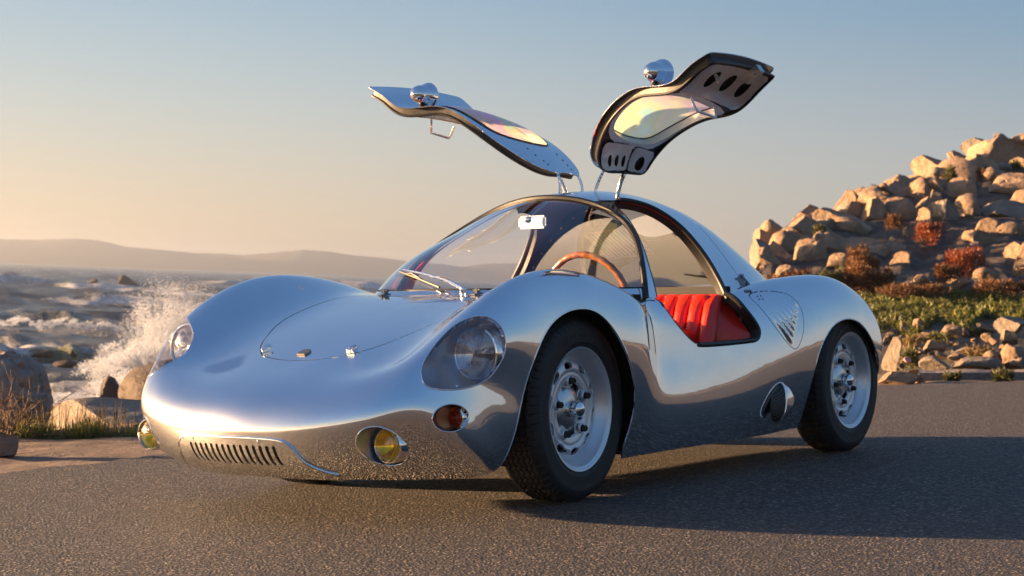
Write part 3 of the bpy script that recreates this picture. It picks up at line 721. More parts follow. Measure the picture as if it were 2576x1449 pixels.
    for i in range(9):
        t = i/8; rowp = []
        for j in range(17):
            ph = -math.pi/2+math.pi*j/16; zz = .077*math.sin(ph); w_ = math.cos(ph)
            rowp.append((c0[0]+.018-.22*zz+.055*w_*t, (c0[1]+.036*w_**.8*(1-t)**.9-.002)*s_, c0[2]+zz))
        rows.append(rowp)
    b.grid(rows).build('mesh_screen', MESHM, sc_)
    b = B().tube([(r[0], r[1]+.001*s_, r[2]) for r in [(c0[0]+.019-.22*.078*math.sin(-math.pi/2+math.pi*j/16), (c0[1]+.040*abs(math.cos(-math.pi/2+math.pi*j/16))**.8)*s_, c0[2]+.078*math.sin(-math.pi/2+math.pi*j/16)) for j in range(17)]], .0028, 8); b.build('scoop_lip', CHROME, sc_)

# --- canopy: windscreen, roof, engine cover
kr = lambda A: A[:, 6]/10.; zc = lambda A: A[:, 2]
ws = can0.copy().cut(lambda A: kr(A)-3, -1, 'top'); cowl = ws.copy().cut(lambda A: A[:, 2]-.703, -1); ws.cut(lambda A: A[:, 2]-.703, +1, 'base')
wo_ = link('windscreen', ws.mesh('windscreen'), GLASS, car); link('cowl_panel', cowl.mesh('cowl_panel'), ALU, car)
seal(ws.cuts['top'], .0115, 'windscreen_seal', RUBBER, wo_, .002, .012)
seal(ws.cuts['base'], .003, 'windscreen_foot', RUBBER, wo_, .0, .012)
roof = can0.copy().cut(lambda A: kr(A)-3, +1).cut(f_doorK, +1, 'door')
REARW = smooth_poly([(-1.32, -.19), (-1.32, 0), (-1.32, .19), (-1.5, .18), (-1.74, .15), (-1.76, 0), (-1.74, -.15), (-1.5, -.18)], 4)
lining = roof.copy().offset(-.014).cut(lambda A: sdf_poly(A[:, :2], REARW), +1)
bonnet = roof.copy().cut(lambda A: A[:, 0]+1.3870, -1); roof.cut(lambda A: A[:, 0]+1.3835, +1)
bonnet.cut(lambda A: sdf_poly(A[:, :2], REARW), +1, 'win'); roof.cut(lambda A: sdf_poly(A[:, :2], REARW), +1)
ro = link('roof', roof.mesh('roof'), ALU, car); ec = link('engine_cover', bonnet.mesh('engine_cover'), ALU, car)
lf = lining.copy().flip()
l1 = lf.copy().cut(lambda A: A[:, 0]+1.24, +1); l1b = l1.copy().cut(lambda A: A[:, 2]-.93-.35*np.abs(A[:, 1]-.2), +1); l1.cut(lambda A: A[:, 2]-.93-.35*np.abs(A[:, 1]-.2), -1)
link('headliner', l1.mesh('headliner'), HEAD, ro); link('headliner_sunlit', l1b.mesh('headliner_sunlit'), HEAD_LIT, ro)  # upper patch takes the beige that stands for sunlight on it
link('roof_lining', lf.copy().cut(lambda A: A[:, 0]+1.24, -1).mesh('roof_lining'), HEAD, ro)
for cuts, sh in ((roof.cuts['door'], roof), (body.cuts['door'], body)):
    back_ = lambda P: (P[:, 0] < -.875) | ((P[:, 0] < -.80) & (P[:, 2] < .50)); fore_ = lambda P: ~back_(P)
    for c1 in cuts:
        seal([c1], .0105, 'door_seal', RUBBER, car, -.001, .012, back_); seal([c1], .0028, 'door_opening_bead', RUBBER, car, -.001, .012, fore_)
    for P, c_ in cuts:
        b = B(); Q = resample(P, .012); Q = Q[(Q[:, 0] < -.85) | (Q[:, 2] < .50)]; rows = []
        if len(Q) < 4: b.bm.free(); continue
        for dz in (0, .018, .036):
            rows.append([Vector(p[:3])-Vector(p[3:6])*dz for p in Q])
        b.grid(rows); b.build('door_jamb', RUBR, car)
# louvred rear window
lw = empty('rear_window', parent=ec)
gl_ = can0.copy().cut(lambda A: sdf_poly(A[:, :2], REARW), -1).cut(lambda A: kr(A)-4, +1).offset(-.004); link('window_glass', gl_.mesh('window_glass'), GLASS, lw)
lw.name = 'rear_window'
# slatted engine vent seen through the bulkhead glass
def onx(px, py, x): v = ray(px, py); return CC+v*((x-CC[0])/v[0])
SLW = mat('white_slat', (.80, .79, .84), .25, .3)
qa, qb, qc, qd = (-1.33, -.215, .935), (-1.33, -.005, .955), (-1.60, -.035, .855), (-1.60, -.12, .845)
eg = empty('engine_grille', parent=car)
for k in range(11):
    t0, t1 = (k+.08)/11, (k+.66)/11; L_ = lambda p, q_, t: tuple(np.array(p)*(1-t)+np.array(q_)*t)
    qd2 = (-1.60, -.245, .835)
    B().grid([[L_(qa, qb, t0), L_(qa, qb, t1)], [L_(qd2, qc, t0), L_(qd2, qc, t1)]]).build('slat', SLW, eg, smooth=False)
B().tube([qa, qb, qc, qd2, qa], .006, 6).build('grille_frame', SLW, eg)
# bulkhead behind the seats
sec = can0.copy().cut(lambda A: A[:, 0]+1.235, +1, 's').cuts['s'][0][0]; sec = sec[np.argsort(sec[:, 1])][:, 1:3]
top_ = resample(np.c_[sec, sec*0], .02)[:, :2]; top_ = top_[top_[:, 1] > .69]; cen = np.array([0, .80])
outer = [(-1.236, p[0]*.975, .69+(p[1]-.69)*.972) for p in top_]; innr = [(-1.232, p[0]*.86, .705+(p[1]-.69)*.83) for p in top_]
bh = empty('bulkhead', parent=car)
B().grid([outer, innr]).build('bulkhead_frame', HEAD, bh, smooth=False)
b = B(); b.grid([innr, [(-1.232, p[1]*.5, .705+(p[2]-.705)*.5) for p in innr], [(-1.232, p[1]*.01, .706) for p in innr]]); b.build('bulkhead_glass', BULK, bh, smooth=False)
B().box((-1.225, 0, .690), (.012, 1.06, .036), None, .003).build('bulkhead_rail', RUBBER, bh)
b = B()
for i in range(2, len(innr)-1, 4):
    q0 = Vector(innr[i]).lerp(Vector(outer[i]), .35); b.lathe([(0, .004), (.004, .003), (.0055, 0)], (1, 0, 0), q0+Vector((.002, 0, 0)), 10)
for k in range(9): b.lathe([(0, .006), (.004, .005), (.0055, 0)], (0, 0, 1), (-1.215, -.5+.125*k, .668), 10)
tag(b.build('bulkhead_stud', CHROME, bh), kind='stuff')
B().box((-1.25, 0, .40), (.01, 1.1, .56)).build('firewall', BLACK, bh, smooth=False)
# floor pan
B().box((-.41, 0, .405), (.012, 1.22, .55)).build('front_bulkhead', BLACK, car, smooth=False)
b = B(); b.box((-1.0, 0, .135), (1.4, 1.2, .012)); b.box((.15, 0, .137), (1.05, .70, .012)); b.box((-2.0, 0, .140), (.9, .86, .012)); b.build('floor_pan', BLACK, car, smooth=False)
for x_, yy, r_ in ((0, .40, .36), (-2.1, .40, .40)):
    for s_ in (1, -1):
        b = B(); rows = []
        for (rr, yo) in ((.02, .30), (r_, .30), (r_, .575)):
            rows.append([(x_+(.03 if x_ == 0 else .04)+rr*math.cos(t), yo*s_, max(.13, .315+rr*math.sin(t))) for t in np.linspace(-.5, math.pi+.5, 30)])
        b.grid(rows).build('wheel_well', WELL, car)
# --- cabin
seats = []
for s_ in (1, -1):
    st = empty('seat', parent=car)
    b = B(); rows = []
    for i in range(10):
        t = i/9; z = .34+.33*t; x = -1.06-.135*t; row = []
        for j in range(129):
            y = .015+.50*j/128; fl = abs(math.sin((y-.015)/.0625*math.pi))**.5; edge = min(1, (y-.01)/.02, (.52-y)/.03)
            row.append((x+.030*fl*min(1, (1-t)*12+.3)+.02*max(edge, 0)**.5, y*s_, z))
        rows.append(row)
    rows.append([(p[0]-.03, p[1], p[2]+.008) for p in rows[-1]]); rows.append([(p[0]-.02, p[1], p[2]-.02) for p in rows[-1]])
    b.grid(rows).build('backrest', RED, st)
    # bucket cushion with fluted bolster
    b = B()
    for k in range(5):
        y0 = .20+.038*k; h = .455+.012*k*(1 if k < 4 else .6)
        b.tube([(-.55, y0*s_, h-.10), (-.70, y0*s_, h-.04), (-.85, y0*s_, h), (-.98, (y0+.01)*s_, h+.045), (-1.07, (y0+.012)*s_, h+.075), (-1.13, (y0+.012)*s_, h+.03)], [.018, .021, .022, .023, .022, .01], 12)
    b.tube([(-.6, .40*s_, .44), (-.8, .40*s_, .505), (-.98, .41*s_, .515), (-1.09, .42*s_, .515), (-1.12, .42*s_, .45), (-1.12, .42*s_, .36)], [.02, .026, .03, .03, .03, .03], 12)
    b.build('bolster', RED, st)
    B().box((-.82, .25*s_, .33), (.52, .40, .12), None, .03).build('cushion', RED, st)
    b = B(); rows = []
    for i in range(8):
        z = .495+.178*i/7; rows.append([(-1.165-.085*t-.0*t, (.47+.155*t)*s_-.0, z+.0) if False else (-1.15-.095*t+.02*math.sin(math.pi*t), (.455+(.150-.115*max(0, (z-.52)/.15))*t**1.1)*s_, z) for t in np.linspace(0, 1, 12)])
    b.grid(rows).build('side_trim', RED, car)
    B().tube([(-1.158, .463*s_, .50), (-1.163, .463*s_, .58), (-1.172, .46*s_, .672)], .006, 8).build('trim_piping', RED, car)
    B().box((-.95, .50*s_, .478), (.56, .20, .012), None, .004).build('sill_trim', RED, car)
    B().box((-1.03, .606*s_, .492), (.42, .018, .010), None, .003).build('sill_seal', RUBBER, car)
    B().box((-1.07, .610*s_, .500), (.075, .016, .007), None, .002).build('door_striker', CHROME, car)
b = B(); b.tube([(-.36, y, .668-.03*abs(y)**2) for y in np.linspace(-.5, .5, 16)], .03, 14); b.box((-.2, 0, .672), (.30, .94, .01)); b.build('dashboard', HEAD, car)
# steering wheel
sw = empty('steering_wheel', parent=car)
be = math.radians(15); e1 = Vector((0, 1, 0)); e2 = Vector((math.sin(be), 0, math.cos(be))); e3 = e1.cross(e2); cS = Vector((-.5, .34, .6603)); rS = .17
b = B(); pts_ = []; rad = []
for k in range(144):
    t = 2*math.pi*k/144; pts_.append(cS+(e1*math.cos(t)+e2*math.sin(t))*(rS)); rad.append(.0105+.0022*abs(math.sin(t*14))**.6)
b.tube(pts_, rad, 10, True); b.build('wooden_rim', WOOD, sw)
b = B()
for k in range(28):
    t = 2*math.pi*(k+.5)/28; d = e1*math.cos(t)+e2*math.sin(t); b.lathe([(0, .0125), (.003, .012), (.0035, .009)], -e3 if e3.x < 0 else e3, cS+d*rS, 8)
tag(b.build('rim_rivet', CHROME, sw), kind='stuff')
b = B()
for a_ in (90, 210, 330):
    t = math.radians(a_); d = e1*math.cos(t)+e2*math.sin(t); s2 = e1*-math.sin(t)+e2*math.cos(t)
    b.grid([[cS+d*(.03)+s2*w_ for w_ in (-.012, .012)], [cS+d*(rS-.008)+s2*w_ for w_ in (-.007, .007)]])
b.build('spoke', SATIN, sw); B().lathe([(0, .02), (.03, .016), (.035, 0), (.02, -.02)], e3, cS, 24).build('hub', BLACK, sw)
B().tube([cS, cS+Vector((.28, 0, -.10))], .018, 12).build('steering_column', BLACK, sw)
# rear-view mirror
rv = empty('rear_view_mirror', parent=car); R_ = Matrix.Rotation(math.radians(-4), 3, 'Z') @ Matrix.Rotation(math.radians(-1.5), 3, 'Y')
B().box((-.641, 0, .958), (.022, .132, .050), R_, .009).build('mirror_shell', CHROME, rv)
B().tube([(-.64, -.012, .965), (-.645, -.0, .985), (-.70, .03, 1.035)], .0045, 8).build('mirror_stem', STEEL, rv)
B().lathe([(0, .012), (.012, .008), (.013, 0)], (1, 0, 0), (-.632, -.014, .968), 14).build('mirror_clamp', CHROME, rv)
# wiper
wp = empty('wiper', parent=car)
def onK(y, z): p, n = pt(can0, -.25+0*y, y, z); return p, n
def kp(x, y, z, lift): p, n = pt(can0, x, y, z); return p+n*lift
B().lathe([(0, .03), (.010, .028), (.013, .02), (.014, 0)], (.3, 0, 1), (.004, .155, .684), 20).build('wiper_pivot', CHROME, wp)
w0 = Vector((.0, .155, .702)); w3 = kp(-.14, -.215, .765, .034)
w1 = w0.lerp(w3, .25)+Vector((.0, 0, .012)); w2 = w0.lerp(w3, .65)+Vector((.0, 0, .010))
b = B(); b.tube([w0, w1], [.009, .007], 8); b.tube([w1, w2, w3], [.007, .0045, .004], 8); b.build('wiper_arm', CHROME, wp)
b = B(); q0, q1 = kp(-.17, -.27, .775, .012), kp(-.03, .02, .735, .012)
b.tube([q0, q0.lerp(q1, .5)+Vector((.01, 0, .004)), q1], .0045, 6); b.tube([q0.lerp(q1, .15), q0.lerp(q1, .35)+Vector((.012, 0, .014)), q0.lerp(q1, .6)+Vector((.004, 0, .004))], .004, 6); b.build('wiper_blade', RUBBER, wp)
# rear quarter latches
for s_ in (1, -1):
    p, n = pt(can0, -1.38, .497*s_, .735); b = B(); R_ = n.to_track_quat('Z', 'Y').to_matrix()
    b.box(p+n*.004, (.02, .045, .008), R_, .001); b.tube([p+R_@Vector((-.012, .02, .012)), p+R_@Vector((.012, .02, .012))], .006, 8); b.tube([p+R_@Vector((-.01, -.012, .01)), p+R_@Vector((.01, -.012, .01))], .007, 8)
    b.tube([p+R_@Vector((0, .025, .012)), p+R_@Vector((.002, -.03, .016))], .004, 8); b.build('quarter_latch', STEEL, car)
    p, n = pt(body0, -1.30, .565*s_, .695); R_ = n.to_track_quat('Z', 'Y').to_matrix(); B().box(p+n*.002, (.034, .014, .004), R_, .001).build('latch_plate', STEEL, car)
    p, n = pt(body0, -.60, .592*s_, .645); B().lathe([(0, .0015), (.010, .001), (.012, 0)], n, p, 16).build('body_plug', RUBBER, car)

# --- wheels
def make_wheel():
    w_ = empty('wheel', parent=car)       # axis = +y local, centre at origin, outer face at y=0
    # tyre
    prof = [(.196, -.155), (.205, -.160), (.24, -.168), (.275, -.163), (.294, -.150), (.3015, -.135)]
    tread = [(.3045, y) for y in np.linspace(-.133, -.022, 34)]
    outer_ = [(.3015, -.020), (.2975, -.010), (.288, -.002), (.272, .004), (.262, .0052), (.258, .0042), (.240, .006), (.222, .005), (.2195, .0025), (.212, .001), (.203, -.003), (.198, -.012)]
    P_ = prof+tread+outer_; n_ = 576; A_ = np.zeros((len(P_), n_, 3))
    th_ = np.arange(n_)*2*math.pi/n_
    for i, (r, y) in enumerate(P_):
        rr = np.full(n_, r)
        if len(prof) <= i < len(prof)+len(tread):
            s0 = th_*.3045; zig = np.abs(((s0/.030) % 1)-.5)*2          # 0..1 triangle
            off = np.zeros(n_)
            for gy in (-.118, -.098, -.0775, -.057, -.037):
                off = np.maximum(off, (np.abs(y-(gy+.010*(zig-.5))) < .0022)*1.)
            lat = (((s0/.030+(0.5 if y > -.0775 else 0)) % 1) < .11) & (abs(y+.0775) > .052); off = np.maximum(off, lat*1.)
            sip = (((s0/.015) % 1) < .10); off = np.maximum(off, sip*.5)
            rr = rr-.0062*off
        if i in (len(prof)+len(tread), len(prof)+len(tread)+1, len(prof)+len(tread)+2): rr = rr-.0045*((((th_*.3045)/.030) % 1) < .22)
        A_[i] = np.stack([rr*np.cos(th_), np.full(n_, y), rr*np.sin(th_)], 1)
    k_ = len(P_); i_, j_ = np.meshgrid(np.arange(k_-1), np.arange(n_), indexing='ij'); a_ = i_*n_+j_; b_ = i_*n_+(j_+1) % n_
    F_ = np.stack([a_, a_+n_, b_+n_, b_], -1).reshape(-1, 4)
    me = pyme('tyre', A_.reshape(-1, 3), F_, True); me.set_sharp_from_angle(angle=math.radians(35)); ty = link('tyre', me, TYRE, w_)
    # rim barrel
    rb = [(.182, -.150), (.178, -.11), (.168, -.09), (.166, -.052), (.170, -.040), (.183, -.026), (.1865, -.014), (.190, -.006), (.1945, -.004), (.1975, -.0015), (.2005, .0015), (.2045, .002), (.2052, -.002), (.2030, -.008), (.198, -.012)]
    B().lathe(rb, (0, 1, 0), (0, 0, 0), 96).build('rim', RIM, w_)
    # disc with ten oval vents, cut for five lug bosses
    nr, nt2 = 46, 240; R0, R1 = .062, .170
    rr, tt = np.meshgrid(np.linspace(R0, R1, nr), np.linspace(0, 2*math.pi, nt2+1), indexing='ij')
    h = np.interp(rr, [.06, .085, .095, .112, .122, .128, .135, .150, .160, .170], [-.046, -.046, -.040, -.038, -.039, -.036, -.035, -.038, -.044, -.050])
    S_ = np.stack([rr*np.cos(tt), h, rr*np.sin(tt)], -1); sh = Sheet.make(S_)
    sh.A[:, 3:6] *= -1 if sh.A[:, 4].mean() < 0 else 1; 
    for k in range(10):
        t = 2*math.pi*(k+.5)/10; c_ = np.array([math.cos(t), math.sin(t)])*.1435; P2 = sh.A[:, [0, 2]]-c_
        rad_ = P2@np.array([math.cos(t), math.sin(t)]); tan_ = P2@np.array([-math.sin(t), math.cos(t)])
        sh.cut((np.sqrt((rad_/.0145)**2+(tan_/.0265)**2)-1)*.015, +1, 'v%d' % k)
    P2 = sh.A[:, [0, 2]]; f_ = .090-np.linalg.norm(P2, axis=1)      # central star opening
    for k in range(5):
        t = 2*math.pi*(k+.25)/5; d_ = np.linalg.norm(P2-np.array([math.cos(t), math.sin(t)])*.0935, axis=1)-.0265
        hh = .5+.5*(f_-d_)/.012; hh = np.clip(hh, 0, 1); f_ = f_*(1-hh)+d_*hh-.012*hh*(1-hh)
    sh.cut(f_, -1, 'star')
    if np.cross(sh.A[sh.T[0, 1], :3]-sh.A[sh.T[0, 0], :3], sh.A[sh.T[0, 2], :3]-sh.A[sh.T[0, 0], :3])[1] < 0: sh.T = sh.T[:, ::-1]
    do = link('wheel_disc', sh.mesh('wheel_disc'), RIM, w_); skirt(sh, .011, 'disc_edge', RIM, do)
    seal(sum([sh.cuts[k] for k in sh.cuts], []), .0022, 'disc_lip', RIM, do, -.001, .006, minlen=.05)
    # brake drum, hub cap
    B().lathe([(.168, -.075), (.12, -.073), (.10, -.071), (.088, -.066)], (0, 1, 0), (0, 0, 0), 64).build('brake_drum', BLACK, w_)
    hubm = mat('machined_hub', (.72, .70, .68), .28, 1.); a2 = MN(hubm); a2.bump(a2.noise(8, 2, .5), .02, .002)
    B().lathe([(.090, -.062), (.080, -.056), (.072, -.048), (.055, -.040), (.034, -.036), (.027, -.036)], (0, 1, 0), (0, 0, 0), 64).build('hub_plate', hubm, w_)
    B().lathe([(.0275, -.038), (.0275, -.006), (.0255, -.001), (.018, .006), (.009, .009), (0, .0095)], (0, 1, 0), (0, 0, 0), 40).build('grease_cap', CHROME, w_)
    for k in range(5):
        t = 2*math.pi*(k+.25)/5; c_ = (math.cos(t)*.0935, -.037, math.sin(t)*.0935)
        b = B(); b.lathe([(.0175, -.004), (.0175, .003), (.015, .005), (.0125, .004)], (0, 1, 0), c_, 24); b.build('lug_seat', RIM, w_)
        b = B(); b.lathe([(.0125, .002), (.0125, .006), (.0105, .0065), (.0105, .019), (.009, .021), (.0055, .021), (.005, .014), (0, .014)], (0, 1, 0), c_, 6); b.build('lug_nut', RUBBER, w_)
    B().tube([(.10, -.04, -.118), (.094, -.012, -.122)], .0035, 8).build('valve_stem', BLACK, w_)
    # sidewall lettering
    cu = bpy.data.curves.new('tyre_text', 'FONT'); cu.size = .019; cu.extrude = .0008
    for idx, ch in enumerate('185/70 VR 15'):
        if ch == ' ': continue
        cu.body = ch; tm = bpy.data.objects.new('t', cu); COL.objects.link(tm); bpy.context.view_layer.update()
        me = bpy.data.meshes.new_from_object(tm.evaluated_get(bpy.context.evaluated_depsgraph_get())); COL.objects.unlink(tm)
        an = math.radians(90+24-4.1*idx); r_ = .236
        # letters face +y, read along decreasing angle seen from +y
        rt = Vector((math.sin(an), 0, -math.cos(an))); up = Vector((math.cos(an), 0, math.sin(an)))
        rt = Vector((-rt.x, 0, rt.z)) if False else rt
        for v in me.vertices: v.co = up*(r_+v.co.y)+rt*v.co.x*-1+Vector((0, .0062+v.co.z, 0))
        l_ = link('tyre_letter', me, TYRETXT, ty)
    return w_
wh = make_wheel()
STEER = math.radians(2.9)
def place(o, x, y, side, steer=0., spin=0.):
    o.location = (x, y*side, .3045)
    o.rotation_mode = 'QUATERNION'
    q_ = Matrix.Rotation(steer, 4, 'Z').to_quaternion() @ (Matrix.Rotation(math.pi if side < 0 else 0, 4, 'Z')).to_quaternion() @ Matrix.Rotation(spin, 4, 'Y').to_quaternion()
    o.rotation_quaternion = q_
w2 = copy_tree(wh, car); w3_ = copy_tree(wh, car); w4 = copy_tree(wh, car)
place(wh, 0, .628, 1, STEER, .12); place(w2, -2.1, .638, 1, 0, .5); place(w3_, 0, .628, -1, STEER, .3); place(w4, -2.1, .638, -1, 0, .8)
for o_, l_ in ((wh, 'front wheel on the open driver side'), (w2, 'rear wheel on the open driver side'), (w3_, 'front wheel hidden under the far fender'), (w4, 'rear wheel on the far side')): o_['label'] = l_

# --- gullwing doors, raised
DF = [(-.935, .100, 1.160), (-.80, .160, 1.222), (-.70, .262, 1.320), (-.665, .360, 1.395), (-.650, .470, 1.436), (-.620, .612, 1.434), (-.612, .700, 1.489), (-.615, .790, 1.533)]
DE = [(-1.21, .140, 1.158), (-1.208, .172, 1.213), (-1.202, .255, 1.292), (-1.198, .360, 1.350), (-1.197, .470, 1.386), (-1.197, .578, 1.402), (-1.195, .664, 1.466), (-1.20, .752, 1.538)]
def door_rows(s_):
    R_ = []
    for u in (0, .25, .5, .75, 1):
        R_.append([tuple(np.array(a_)*(1-u)+np.array(b_)*u+np.array([0, 0, .014*math.sin(math.pi*u)])) for a_, b_ in zip(DF, DE)])
    R_ = np.array(R_); R_[..., 1] *= s_; return R_
OUTQ = smooth_poly([(.0, 1.6), (.01, .9), (.06, .35), (.2, .06), (.4, 0), (.7, 0), (.9, .1), (.985, .5), (1, 1.2), (1, 3), (1, 5), (1, 6.6), (.985, 6.95), (.9, 7), (.5, 7), (.06, 7), (.01, 6.95), (0, 6.6), (0, 5), (0, 3)], 3)*[.494, .1043]+[.0015, .002]
WINQ = smooth_poly([(.14, 2.1), (.33, 1.78), (.6, 1.7), (.82, 1.9), (.91, 2.7), (.92, 3.8), (.87, 4.55), (.5, 4.75), (.15, 4.75), (.09, 4.2), (.09, 3.0)], 3)*[.5, .105]
for s_ in (1, -1):
    dr = empty('gullwing_door', parent=car); dr['label'] = ('raised near-side door showing its pierced inner lining' if s_ > 0 else 'raised far-side door seen from its bare outer skin')
    S_ = surf(door_rows(s_), 16, 10); D0 = Sheet.make(S_)
    if D0.A[:, 5].mean() < 0: D0.A[:, 3:6] *= -1
    t0 = D0.T[len(D0.T)//4]; 
    if np.dot(np.cross(D0.A[t0[1], :3]-D0.A[t0[0], :3], D0.A[t0[2], :3]-D0.A[t0[0], :3]), D0.A[t0[0], 3:6]) < 0: D0.T = D0.T[:, ::-1].copy()
    uv = lambda A: np.stack([A[:, 6]/64*.5, A[:, 7]/10*.105], 1)
    skin = D0.copy().cut(lambda A: sdf_poly(uv(A), OUTQ), -1, 'edge'); full_ = skin.copy()
    skin.cut(lambda A: sdf_poly(uv(A), WINQ), +1, 'win')
    link('door_skin', skin.mesh('door_skin'), ALU, dr)
    TH = .031
    inset = skin.copy().cut(lambda A: sdf_poly(uv(A), OUTQ)+.017, -1, 'edge2')
    liner = inset.copy().offset(-TH*.82).flip(); link('door_liner', liner.mesh('door_liner'), RUBR, dr)
    fr_ = skin.copy().cut(lambda A: sdf_poly(uv(A), WINQ)-.026, -1).offset(-TH*.95).flip(); link('window_frame', fr_.mesh('window_frame'), SATIN, dr)
    # return edges round the outside and the window
    for nm, cuts, m_, d_ in (('door_return', inset.cuts['edge2'], RUBR, TH), ('window_reveal', skin.cuts['win'], SATIN, TH)):
        b = B()
        for P, c_ in cuts:
            Q = resample(np.concatenate([P, P[:1]]) if c_ else P, .01); b.grid([[Vector(p[:3])-Vector(p[3:6])*t_ for p in Q] for t_ in (0, d_*.5, d_)])
        b.build(nm, m_, dr)
    seal([(np.concatenate([P[:, :3]-P[:, 3:6]*TH, P[:, 3:]], 1), c_) for P, c_ in inset.cuts['edge2']], .0055, 'door_rubber', RUBBER, dr, 0, .012)
    seal(skin.cuts['edge'], .0022, 'skin_edge', ALU, dr, -.001, .012)
    gls = full_.copy().cut(lambda A: sdf_poly(uv(A), WINQ)-.006, -1); 
    # the pane bulges outwards
    dd_ = np.clip(-(sdf_poly(uv(gls.A), WINQ))/.07, 0, 1); gls.A[:, :3] += gls.A[:, 3:6]*(.012*np.sqrt(dd_)+.001)[:, None]
    link('door_window', gls.mesh('door_window'), HAZY, dr)
    seal(skin.cuts['win'], .003, 'window_gasket', RUBBER, dr, .002, .008)
    b = B()
    for P, c_ in skin.cuts['win']:
        for p in resample(P, .055): b.lathe([(0, .0028), (.003, .002), (.004, 0)], p[3:6], p[:3]+p[3:6]*.002, 8)
    tag(b.build('window_rivet', STEEL, dr), kind='stuff')
    # pierced lining panels
    def panel(u0, u1, v0, v1, holes, name, rr=.02):
        pn = D0.copy(); W_ = uv
        cx, cy = (u0+u1)/2*.5, (v0+v1)/2*.105; hx, hy = (u1-u0)/2*.5-rr, (v1-v0)/2*.105-rr
        def rb_(A):
            q_ = np.abs(uv(A)-[cx, cy])-[hx, hy]; return np.linalg.norm(np.maximum(q_, 0), axis=1)+np.minimum(q_.max(1), 0)-rr
        pn.cut(rb_, -1, 'edge')
        for (hu, hv_, ru, rv_) in holes: pn.cut(lambda A: (np.sqrt((((uv(A)-[hu*.5, hv_*.105])/[ru, rv_])**2).sum(1))-1)*min(ru, rv_), +1, 'h%f' % hu)
        # dished away from the edge, towards the cabin
        e_ = np.clip(-rb_(pn.A)/.02, 0, 1); pn.A[:, :3] -= pn.A[:, 3:6]*(TH+.002+.006*e_*e_*(3-2*e_))[:, None]
        pn.flip(); po = link(name, pn.mesh(name), DULL, dr); 
        seal(sum([v for k, v in pn.cuts.items() if k != 'edge'], []), .0018, 'hole_lip', SATIN, po, -.042, .006, minlen=.03) if False else None
        b = B()
        for P, c_ in pn.cuts['edge']:
            for p in resample(P, .085): b.lathe([(0, .002), (.0025, .0015), (.0034, 0)], -p[3:6], p[:3]-p[3:6]*(TH+.003), 8)
        tag(b.build('panel_rivet', SATIN, po), kind='stuff'); return po
    panel(.075, .925, 5.05, 6.70, [(.27, 5.95, .030, .044), (.50, 5.95, .030, .044), (.73, 5.95, .030, .044)], 'lower_lining')
    panel(.10, .57, .32, 1.58, [(.23, .9, .016, .030), (.35, .9, .016, .030), (.47, .9, .016, .032)], 'upper_lining', .03)
    panel(.595, .93, .32, 1.58, [(.76, .9, .036, .042)], 'upper_lining_rear', .03)
    def dp(u, v, off=0.):
        i = np.argmin((D0.A[:, 6]/64-u)**2+(D0.A[:, 7]/10-v)**2*.04); return Vector(D0.A[i, :3])+Vector(D0.A[i, 3:6])*off, Vector(D0.A[i, 3:6])
    # exterior mirror pod
    mp2 = empty('mirror_pod', parent=dr); c_ = Vector((-.650, .540*s_, 1.484))
    B().lathe([(0, .052), (.006, .051), (.0065, .048), (.018, .044), (.030, .032), (.037, .012), (.0395, -.008), (.040, -.014)], (1, 0, 0), c_, 40).build('pod_shell', CHROME, mp2)
    B().lathe([(.038, -.012), (.044, -.022), (.0515, -.042), (.053, -.046), (.0515, -.049), (.047, -.046), (0, -.045)], (1, 0, 0), c_, 40).build('pod_flange', CHROME, mp2)
    B().lathe([(.013, -.036), (.015, -.045), (.012, -.05), (.016, -.056)], (0, 0, 1), c_+Vector((-.006, -.004*s_, .008)), 20).build('pod_foot', RUBBER, mp2)
    # grab handle
    hA, hB = Vector((-.80, .604*s_, 1.402)), Vector((-.965, .612*s_, 1.385))
    B().tube([hA, hA+Vector((-.012, .010*s_, -.038)), hA.lerp(hB, .12)+Vector((0, .016*s_, -.050)), hA.lerp(hB, .88)+Vector((0, .016*s_, -.050)), hB+Vector((.012, .010*s_, -.036)), hB], .0052, 10).build('grab_handle', CHROME, dr)
    # latch box, lock pin
    p, n = dp(.62, 6.72, -.050); R_ = n.to_track_quat('Z', 'X').to_matrix()
    b = B(); b.box(p, (.075, .036, .034), R_, .002); b.build('latch_box', SATIN, dr)
    b = B()
    for k in (-.018, .004, .022): b.lathe([(0, .004), (.004, .003), (.005, 0)], (0, s_, -.3), p+Vector((k, .018*s_, -.002)), 10)
    tag(b.build('latch_screw', STEEL, dr), kind='stuff')
    p, n = dp(.24, 6.25, -.04); B().lathe([(.006, 0), (.007, .012), (.011, .026), (.011, .032), (0, .034)], -n, p, 20).build('lock_pin', SATIN, dr)
    # mounting screws seen on the outer skin
    b = B()
    for (u, v) in ((.30, .55), (.31, .85), (.32, 1.15), (.33, 1.42), (.80, .5), (.80, .8), (.80, 1.1), (.80, 1.38)):
        p, n = dp(u, v, .0005); b.lathe([(0, .0015), (.0045, .001), (.0055, 0)], n, p, 10)
    tag(b.build('skin_screw', STEEL, dr), kind='stuff')
    # hinge arms and gas strut
    for (x0, y0, z0, x1, y1, z1) in ((-.956, .083, 1.082, -.985, .118, 1.185), (-1.125, .086, 1.088, -1.14, .132, 1.19)):
        b = B(); a_, c2, m_ = Vector((x0, y0*s_, z0)), Vector((x1, y1*s_, z1)), Vector(((x0+x1)/2-.004, (y0+.004)*s_, (z0+z1)/2))
        for i in range(9):
            t = i/8; p0 = a_*(1-t)**2+m_*2*t*(1-t)+c2*t*t
            if i: 
                for w_ in (-.006, .006): b.tube([pp+Vector((w_, 0, 0)), p0+Vector((w_, 0, 0))], .0028, 6)
                b.box((pp+p0)/2, (.012, .003, .006))
            pp = p0
        b.build('hinge_arm', CHROME, dr)
